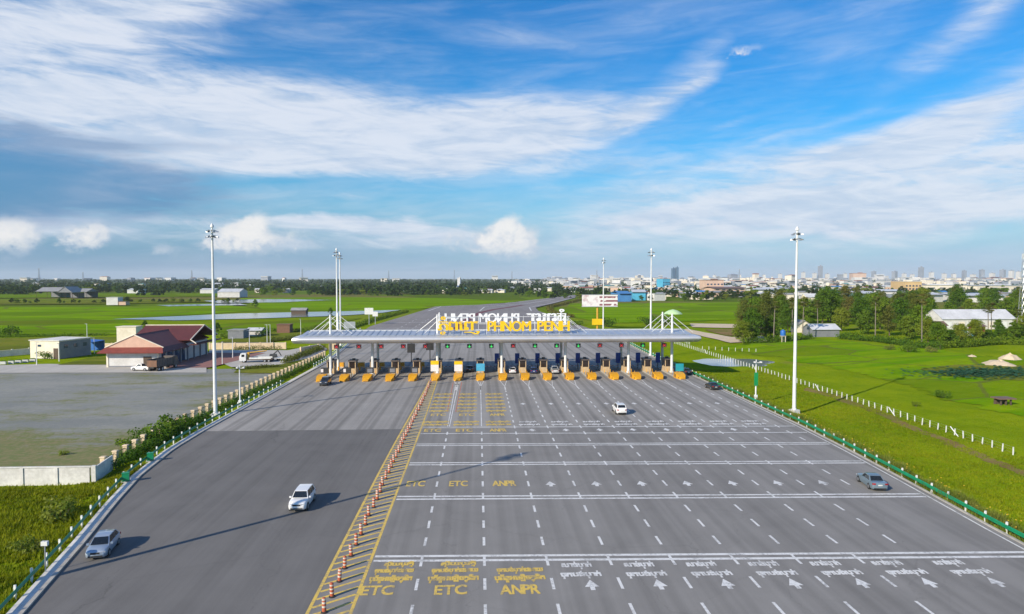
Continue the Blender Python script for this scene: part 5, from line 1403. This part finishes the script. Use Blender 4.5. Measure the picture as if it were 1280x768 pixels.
PL = {967: 'leftmost, above the blue water tank', 990: 'just left of the right lighting mast', 1003: 'just right of the right lighting mast', 1094: 'alone in the clump centre', 1152: 'standing forward at the clump edge', 1200: 'in front of the long house roof', 1235: 'left of a close pair by the long house', 1239: 'right of a close pair by the long house', 1270: 'at the right edge of view', 1128: 'rising behind the clump centre', 1022: 'above the white roofed farm house'}
pset = [o for o in bpy.data.objects if o.name.startswith('palm_tree')]
for o, px in zip(sorted(pset, key=lambda o: 0), []): pass
for o in pset:
    best = min(PL, key=lambda a: min((abs(o.location.x - site(a, py_, -1).x) + abs(o.location.y - site(a, py_, -1).y)) for (px_, py_, _) in ((967, 427, 0), (990, 424, 0), (1003, 424, 0), (1094, 421, 0), (1152, 434, 0), (1200, 410, 0), (1235, 421, 0), (1239, 419, 0), (1270, 424, 0), (1128, 408, 0), (1022, 418, 0)) if px_ == a))
    o['label'] = 'sugar palm with round crown, ' + PL[best]
# bushes
bushes = [make_bush(41, 1.6, 1.9, M['weed'], 520, .26), make_bush(42, 1.3, 1.5, M['leaf'], 460, .24), make_bush(43, 2.0, 2.2, M['leaf_dark'], 620, .30)]
for i, (px, py, k, s_, lab) in enumerate(((76, 652, 0, 1.35, 'pale leafy shrub in the grass between wall and barrier'), (38, 694, 0, .95, 'small pale shrub beside the thin marker post'),
        (160, 563, 1, 1.3, 'green shrub at the corner of the concrete wall'), (148, 575, 1, .8, 'low shrub beside the first fence pillar'), (185, 556, 2, 1.4, 'dark leafy shrub overgrowing the fence near the wall'),
        (205, 548, 2, 1.5, 'largest dark shrub overgrowing the pillar fence'), (222, 540, 2, 1.4, 'dark shrub hiding fence pillars, farther one'), (238, 531, 1, .8, 'small shrub at the fence below the left mast'),
        (80, 570, 1, .55, 'low shrub inside the yard behind the wall'), (57, 449, 2, 1.35, 'round bush before the beige outbuilding'), (12, 420, 2, 2.2, 'dark bush at the far left field edge'),
        (1178, 498, 2, .9, 'low dark bush in the right meadow'), (1145, 508, 1, .7, 'small bush in the right meadow, left one'), (1112, 438, 0, 1.2, 'pale bush before the tree clump, left one'), (1136, 441, 2, 1.6, 'dark bush before the tree clump'), (1164, 441, 0, 1.3, 'pale bush before the tree clump, right one'),
        (760, 409, 2, 2.6, 'dark bush right of the billboard pole'), (722, 409, 1, 2.6, 'green bush left of the billboard pole'), (808, 407, 2, 2.6, 'dark bush behind the canopy near the right pylons'), (832, 407, 2, 2.4, 'dark bush beside the pale green shelter'), (330, 421, 2, 1.8, 'bush behind the cream garden wall'), (384, 419, 1, 2.2, 'bush between garden wall and canopy'))):
    q = site(px, py, -.5 if px < 600 else -1); put(bushes, k, (q.x, q.y, q.z), i * 1.3, s_, lab)
# hedges inside the pillar fence
hg = random.Random(9)
def hedge(label, pts, hgt, mat, w_=1.2, dens=60, leaf=.3):
    b = MB(); o0 = Vector(pts[0])
    for A, B in zip(pts, pts[1:]):
        A, B = Vector(A), Vector(B); n = max(2, int((B - A).length / .9))
        for i in range(n):
            p = A.lerp(B, i / n) - o0; hh = hgt * hg.uniform(.65, 1.2); leaf_cloud(b, (p.x + hg.uniform(-.3, .3), p.y, hh * .5), (w_ * .7, .9, hh * .55), dens, leaf, hg)
    t = thing('hedge', label, 'hedge', o0); b.build('foliage', mat, t)
    s2 = MB()
    for i, A in enumerate(pts): p = Vector(A) - o0; s2.tube((p.x, p.y, -.2), (p.x, p.y, hgt * .6), .06, n=5)
    s2.build('stem', M['bark'], t)
hedge('dark green hedge growing between the fence pillars and the road', [(-46.9, 92, -.4), (-47.3, 110, -.4), (-47.0, 130, -.4), (-46.6, 160, -.4), (-46.4, 205, -.4)], 1.6, M['leaf_dark'], 1.1, 70)
hedge('tall dark bushes between the near fence pillars and the barrier', [(-46.0, 88, -.4), (-46.3, 100, -.4), (-46.6, 118, -.4)], 1.9, M['leaf_dark'], 1.3, 90)
hedge('yellow green hedge in front of the cream garden wall', [site(293, 437.6, -.4), site(352, 437.6, -.4)], 1.6, M['leaf_yellow'], 1.4, 60, .35)
hedge('yellow green shrub row inside the fence beside the crane truck', [site(298, 463, -.4), site(350, 459, -.4)], 1.1, M['leaf_yellow'], 3.0, 90, .35)
hedge('yellow green shrub row inside the fence nearer the canopy', [site(356, 455, -.4), site(385, 444, -.4), site(404, 437, -.4)], 1.9, M['leaf_yellow'], 2.2, 80, .4)
hedge('green verge shrubs along the far left barrier beyond the canopy', [(-58, 262, -.4), (-62, 320, -.4), (-60, 400, -.4), (-52, 500, -.4)], 2.2, M['leaf'], 3, 26, .8)
hedge('scrub along the right verge of the far curve', [(59, 430, -.9), (53, 500, -.9), (60, 575, -.9), (80, 640, -.9), (140, 860, -.9)], 2.0, M['leaf_yellow'], 4, 22, .9)
hedge('scrub line between the left rice field and the compound', [site(-40, 423, -.5), site(60, 421, -.5), site(135, 420, -.5)], 1.5, M['leaf_dark'], 2.5, 26, .5)
hedge('scrub behind the office at the field edge', [site(150, 414, -.5), site(210, 412, -.5), site(262, 416, -.5)], 1.8, M['leaf'], 2.5, 26, .5)
hedge('scrub between garden wall and flooded paddy', [site(275, 424, -.5), site(330, 415, -.5), site(375, 416, -.5), site(400, 411, -.5)], 2.4, M['leaf'], 4, 40, .55)
hedge('scrub left of the canopy behind the garden wall', [site(335, 428, -.5), site(368, 424, -.5), site(395, 421, -.5), site(420, 414, -.5)], 2.0, M['leaf_yellow'], 4, 40, .5)
hedge('dense undergrowth at the foot of the right tree clump', [site(1050, 424, -1), site(1100, 428, -1), site(1140, 434, -1), site(1175, 438, -1)], 3.0, M['leaf_dark'], 4, 90, .55)
hedge('dense bright undergrowth before the long white house', [site(1175, 436, -1), site(1210, 434, -1), site(1250, 431, -1), site(1300, 432, -1)], 3.2, M['leaf'], 5, 90, .55)
hedge('undergrowth around the blue water tank', [site(930, 430, -1), site(960, 429, -1), site(985, 427, -1), site(1015, 424, -1)], 2.6, M['leaf'], 3, 70, .5)
# single trees out in the left fields
mt = [make_tree(51, 9, 3.4, M['leaf_dark'], 18, 80, .7, .2), make_tree(52, 11, 4.0, M['leaf'], 18, 80, .8, .2), make_tree(53, 10, 4.6, M['leaf_far'], 18, 80, .85, .12)]
for px, py, k, s_, lab in ((319, 384.5, 0, .75, 'lone dark tree standing in the flooded field'), (272, 416, 0, .5, 'small dark tree beside the left lighting mast'), (413, 393, 0, .5, 'dark tree beside the hut on the flooded paddy'),
                           (181, 411, 0, .45, 'small tree behind the office ridge'), (74, 380, 0, .6, 'dark tree at the edge of the far left rice field')):
    q = site(px, py, -.5); put(mt, k, (q.x, q.y, -.5), px, s_, lab)
# tree belts far across the fields: individual trees
GB = 'trees of the far belts'
fr2 = random.Random(77); cnt = 0
belts = [((-20, 640), 366.0, 1.3, 80), ((300, 640), 369.5, .8, 28), ((150, 300), 378.2, .5, 26), ((0, 130), 379.5, .45, 12), ((300, 560), 363.5, 1.0, 26), ((640, 940), 372.5, 1.6, 40), ((770, 960), 376, .9, 22), ((930, 1290), 372, 2.0, 26)]
for (a, b_), pyb, jit, n in belts:
    lab = {378.2: 'low tree in the scrub row beyond the left rice field', 379.5: 'low tree at the far edge of the left rice field', 372.5: 'tree among the houses beyond the billboard', 376: 'tree behind the right rice field', 372: 'tree between the clump and the city'}.get(pyb, 'tree in the far wooded belt on the left horizon')
    for i in range(n):
        px = fr2.uniform(a, b_); q = site(px, pyb + fr2.uniform(-jit, jit), -.9); s_ = fr2.uniform(.7, 1.25)
        if pyb in (378.2, 379.5): s_ *= .42
        if pyb == 372: s_ *= 1.15
        put(mt, fr2.choice((0, 1, 2, 2)), (q.x, q.y, -.9), fr2.uniform(0, 6), (s_ * 1.2, s_ * 1.2, s_ * fr2.uniform(.85, 1.15)), lab, GB + ': ' + lab)
# farther woodland that reads as one mass
wb = MB(); wr = random.Random(3)
def far_wood(n, x0, x1, y0, y1, hmin, hmax, k, gap=-9):
    for _ in range(n):
        px = wr.uniform(x0, x1); yy = math.exp(wr.uniform(math.log(y0), math.log(y1))); x = (px - 598) * yy / F
        if mnoise.noise(Vector((x / 230, yy / 170, 1))) < gap - .1: continue
        h = wr.uniform(hmin, hmax); w_ = h * wr.uniform(.45, .8)
        for _ in range(k):
            d = Vector((wr.gauss(0, .45), wr.gauss(0, .45), wr.uniform(.1, 1.0))); c_ = Vector((x + d.x * w_, yy + d.y * w_, -1 + d.z * h * (1 - .25 * (d.x * d.x + d.y * d.y)))); s_ = h * wr.uniform(.14, .3)
            t = Vector((wr.uniform(-1, 1), wr.uniform(-1, 1), wr.uniform(-.4, .4))).normalized(); u = t.cross(Vector((wr.uniform(-1, 1), wr.uniform(-1, 1), wr.uniform(-.2, 1)))).normalized()
            wb.add([c_ - t * s_, c_ + u * s_ * .8, c_ + t * s_, c_ - u * s_ * .8], [(0, 1, 2, 3)])
far_wood(2100, -160, 600, 980, 2600, 8, 15, 28, .12); far_wood(420, 600, 700, 1200, 2600, 7, 12, 26, .05); far_wood(1300, -160, 690, 2600, 8000, 12, 21, 16)
far_wood(800, 690, 1400, 850, 3000, 6, 11, 24); far_wood(900, 690, 1400, 3000, 9000, 10, 18, 12)
o = wb.build('distant_woodland', M['leaf_far']); tag(o, 'hazy dark green woodland massed along the horizon', 'woodland', kind='stuff')

# ---- grass and weeds (stuff nobody could count)
gr = random.Random(21)
def grass(n, region, label, mat, h0, h1, name='grass', wide=.06, blades=5):
    b = MB()
    for _ in range(n):
        q = region()
        if q is None: continue
        x, y = q; z = ground_z(x, y) - .03; hh = gr.uniform(h0, h1) * (.6 + .8 * max(0, .5 + mnoise.noise(Vector((x * .25, y * .25, 2)))))
        for _ in range(blades):
            a = gr.uniform(0, 6.28); ox, oy = gr.uniform(-.22, .22), gr.uniform(-.22, .22); l = hh * gr.uniform(.2, .7); w2 = wide * gr.uniform(.6, 1.6); c_, s_ = math.cos(a), math.sin(a)
            b.add([(x + ox - s_ * w2, y + oy + c_ * w2, z), (x + ox + s_ * w2, y + oy - c_ * w2, z), (x + ox + c_ * l, y + oy + s_ * l, z + hh)], [(0, 1, 2)])
    o = b.build(name, mat); return tag(o, label, 'grass', kind='stuff')
def reg_left():
    y = 44 + 46 * gr.random() ** 1.1; x = interp(EL, y) - 1.4 - gr.uniform(0, 1) ** .9 * (26 if y < 82 else 5)
    if y > 82.2 and x < -45.2: return None
    return x, y
def reg_right():
    y = 52 + 130 * gr.random() ** 1.3; return interp(ER, y) + .7 + 24 * gr.random() ** .8, y
def reg_rail():
    y = 45 + 120 * gr.random() ** 1.2; return interp(ER, y) + .75 + abs(gr.gauss(0, .9)), y
grass(17000, reg_left, 'rough green grass between the left barrier and the wall', M['grass_blade'], .25, .6)
grass(24000, reg_right, 'rough green grass on the right verge', M['grass_blade'], .10, .27)
grass(3500, reg_rail, 'tall weeds growing along the right barrier', M['weed'], .5, 1.05, 'weeds', .05, 7)
b = MB()
for _ in range(110):
    q = reg_rail(); x, y = q; y = 52 + (y - 45) * .55
    b.box(interp(ER, y) + 1.6 + abs(gr.gauss(0, 1.0)), y, ground_z(x, y) + gr.uniform(.45, .95), .10, .10, .06, gr.uniform(0, 3))
tag(b.build('wild_flowers', M['flower']), 'scattered yellow wild flowers among the weeds at the right barrier', 'flowers', kind='stuff')
# lotus leaves
b = MB()
for _ in range(1900):
    q = site(1235 + 42 * gr.gauss(0, 1), 466 + 3.2 * gr.gauss(0, 1), -.8); n = 7; rr = gr.uniform(.25, .5); z = ground_z(q.x, q.y) + gr.uniform(.2, .5); tl = gr.uniform(-.3, .3)
    b.add([(q.x + rr * math.cos(6.283 * i / n), q.y + rr * math.sin(6.283 * i / n), z + tl * rr * math.cos(6.283 * i / n)) for i in range(n)], [tuple(range(n))])
tag(b.build('lotus_leaves', M['lotus']), 'blue green lotus leaves massed in the bed below the sand heaps', 'lotus', kind='stuff')

# ================================================================== CITY
cr = random.Random(101)
bw_ = [M['white_wall'], M['cream_light'], M['white_wall'], M['white_wall'], M['white_wall'], M['cream_light'], M['wall_peach'], M['tower_grey']]
rf = [M['roof_white'], M['roof_white'], M['roof_grey'], M['roof_blue'], M['roof_red'], M['roof_white'], M['roof_white'], M['roof_brown'], M['roof_white'], M['roof_green']]
_bm = {}
def far_house(kind, wall, roof):
    """unit building: wall with window openings rows, roof; shared meshes"""
    key = (kind, wall.name, roof.name)
    if key in _bm: return _bm[key]
    w2 = MB().box(0, 0, 0, 1, 1, .8 if kind == 'g' else .97).mesh('wall', wall); r_ = MB()
    if kind == 'g':
        r_.slab([(-.54, -.56, .78), (.54, -.56, .78), (.54, 0, 1.0), (-.54, 0, 1.0)], .03); r_.slab([(-.54, 0, 1.0), (.54, 0, 1.0), (.54, .56, .78), (-.54, .56, .78)], .03)
    else: r_.box(0, 0, .97, 1.04, 1.04, .03); r_.box(.2, .1, 1.0, .3, .3, .08)
    _bm[key] = (w2, r_.mesh('roof', roof)); return _bm[key]
_wm = MB().box(0, 0, 0, .10, .02, .11).mesh('window', M['window_blue'])
def city(px, py, wpx, h, depth, kind, wall, roof, label, group=None, name='city_house', cat='building', win=True, z=-.9):
    q = site(px, py, z); ww = wpx * q.y / F
    t = thing(name, label, cat, (q.x, q.y, z), cr.uniform(-.25, .25), group); a, b_ = far_house(kind, wall, roof)
    for nm, me in (('wall', a), ('roof', b_)): o = link(nm, me, t); o.scale = (ww, depth, h)
    if win:
        for j in range(3):
            for i in range(5): o = link('window', _wm, t, ((-.4 + i * .2) * ww, -.5 * depth, (.1 + j * .24) * h)); o.scale = (ww, depth, h)
    return t
# named landmarks of the sprawl
city(776, 376.5, 15, 11, 40, 'g', M['roof_blue'], M['roof_blue'], 'blue warehouse right of the billboard', None, 'warehouse', 'warehouse', False)
city(797, 375, 16, 12, 40, 'g', M['sign_lightblue'], M['roof_white'], 'pale blue warehouse beside the blue warehouse', None, 'warehouse', 'warehouse', False)
city(814, 375.5, 15, 8, 40, 'f', M['white_wall'], M['roof_white'], 'white warehouse in front of the mast by the canopy', None, 'warehouse', 'warehouse', False)
city(829, 362, 10, 24, 30, 'f', M['sign_lightblue'], M['tower_grey'], 'light blue block building in the middle sprawl', None, 'block', 'building')
city(889, 365, 22, 22, 40, 'f', M['wall_peach'], M['roof_brown'], 'peach apartment block with dark roof in the middle sprawl', None, 'block', 'building')
city(905, 368, 40, 12, 40, 'g', M['wall_peach'], M['roof_brown'], 'long maroon roofed row in the middle sprawl', None, 'row_house', 'building')
city(957, 369, 40, 11, 50, 'g', M['white_wall'], M['roof_white'], 'long white hall left of the right mast', None, 'warehouse', 'warehouse', False)
city(1132, 367, 20, 20, 50, 'f', M['wall_ochre'], M['cream_light'], 'ochre block at the left end of the long cream factory', None, 'block', 'building')
city(1165, 366.5, 60, 14, 60, 'f', M['cream_light'], M['roof_white'], 'long cream factory behind the right tree clump', None, 'factory', 'factory')
city(1238, 366, 80, 13, 60, 'f', M['cream_light'], M['roof_white'], 'long pale factory at the right edge of the sprawl', None, 'factory', 'factory')
city(1205, 377, 55, 9, 60, 'g', M['white_wall'], M['roof_white'], 'broad white roofed hall behind the long house', None, 'warehouse', 'warehouse', False)
city(1148, 377, 26, 10, 40, 'g', M['white_wall'], M['roof_white'], 'white gabled hall behind the clump palms', None, 'warehouse', 'warehouse', False)
city(1075, 375, 24, 10, 40, 'g', M['roof_green'], M['roof_white'], 'pale teal hall behind the tree clump', None, 'warehouse', 'warehouse', False)
city(1110, 371, 30, 10, 40, 'g', M['white_wall'], M['roof_white'], 'white hall left of the ochre block', None, 'warehouse', 'warehouse', False)
city(1072, 352.2, 16, 62, 80, 'f', M['wall_peach'], M['roof_red'], 'red brown apartment slab on the right horizon', None, 'block', 'building', False)
for px, h in ((841.5, 92), (846, 98)): city(px, 352.6, 3.4, h, 30, 'f', M['tower_blue'], M['tower_blue'], 'dark twin tower on the horizon, ' + ('left' if px < 843 else 'right') + ' one', 'dark twin towers', 'tower', 'tower', False)
sk_t = [(1025, 185, 5, 1), (1056, 95, 4, 0), (1092, 120, 4, 1), (1151, 170, 5.5, 1), (1164, 110, 5, 0), (1180, 95, 4, 0), (1205, 130, 4, 1), (1227, 140, 5.5, 1), (1253, 140, 5, 1), (1264, 130, 4, 0), (1273, 120, 4, 0), (1118, 120, 5, 1), (1130, 95, 4, 0), (1004, 110, 4, 0), (1018, 100, 4, 0), (1034, 90, 5, 0), (1240, 100, 5, 0), (1192, 90, 5, 0), (975, 90, 4, 0), (1216, 85, 5, 0), (1140, 85, 4, 0), (955, 80, 4, 0), (893, 75, 3, 0), (925, 80, 3, 0)]
for i, (px, h, wpx, d) in enumerate(sk_t):
    city(px, 351.6, wpx * .75, h * .7, 40, 'f', M['tower_grey'] if d else M['white_wall'], M['tower_grey'], ('tall grey' if d else 'pale') + ' tower of the distant right skyline', ('grey' if d else 'pale') + ' towers of the distant skyline', 'tower', 'tower', False)
# the mass of ordinary houses
far_m = [M['white_wall'], M['cream_light'], M['tower_grey'], M['roof_red']]
fcb = MB()
def mass(n, x0, x1, y0, y1, hs, ws):
    for _ in range(n):
        q = site(cr.uniform(x0, x1), y0 + (y1 - y0) * cr.random(), -.9); w_ = cr.uniform(*ws); h = cr.uniform(*hs) * (1.6 if cr.random() < .12 else 1); rz = cr.uniform(-.4, .4)
        fcb.cm = cr.choice((0, 0, 0, 0, 1, 1, 2, 2)); fcb.box(q.x, q.y, -.9, w_, w_ * cr.uniform(.6, 1.2), h, rz)
        fcb.cm = cr.choice((0, 0, 0, 2, 2, 3)); fcb.box(q.x, q.y, h - .9, w_ * 1.03, w_ * 1.03, h * .12, rz, cr.choice((1, .3)))
def sprawl(n, x0, x1, y0, y1, hs, ws, label, group, bias=1.0):
    for _ in range(n):
        py = y0 + (y1 - y0) * cr.random() ** bias; px = cr.uniform(x0, x1); q = site(px, py); m_ = cr.uniform(*ws)
        city(px, py, m_ * F / q.y, cr.uniform(*hs), m_ * cr.uniform(.7, 1.3), cr.choice('ggf'), cr.choice(bw_), cr.choice(rf), label, group, win=False)
sprawl(80, 770, 1290, 366, 375, (4, 8), (8, 20), 'low house in the near sprawl behind the fields', 'low houses of the near sprawl', .9)
sprawl(150, 700, 1300, 358, 366, (5, 11), (9, 24), 'house in the middle of the city sprawl', 'houses of the middle sprawl')
mass(420, 640, 1340, 353.5, 358, (7, 16), (12, 34)); mass(260, 680, 1340, 351.2, 353.5, (15, 30), (18, 55)); mass(26, -60, 690, 351.4, 352.4, (22, 29), (20, 70))
sprawl(30, 320, 690, 361, 367, (5, 8), (8, 18), 'small house among the trees on the left plain', 'houses among trees on the left plain')
sprawl(16, 0, 320, 357, 361, (6, 12), (12, 30), 'low pale hall among the left horizon woods', 'halls among the left horizon woods')
tag(fcb.build('distant_city', far_m), 'hazy mass of tiny pale buildings along the city horizon', 'city', kind='stuff')
city(574, 361, 3.5, 26, 14, 'f', M['white_wall'], M['white_wall'], 'slim white tower among trees above the rooftop sign', None, 'tower', 'tower', False)
# pale boats of sand bags / pipes at the far edge of the right rice field
# ================================================================== HAZE
M['haze'] = bpy.data.materials.new('haze_air'); M['haze'].use_nodes = True; nt = M['haze'].node_tree; nt.nodes.clear()
pv = nt.nodes.new('ShaderNodeVolumePrincipled'); pv.inputs['Color'].default_value = (.80, .88, 1.0, 1); pv.inputs['Density'].default_value = 4.8e-5; pv.inputs['Anisotropy'].default_value = .0
ho = nt.nodes.new('ShaderNodeOutputMaterial'); nt.links.new(pv.outputs[0], ho.inputs['Volume'])
hz_ = MB().box(0, 0, -3.5, 54000, 54000, 263.5).build('haze', M['haze']); tag(hz_, 'pale blue haze lying over the plain', 'haze', kind='stuff')
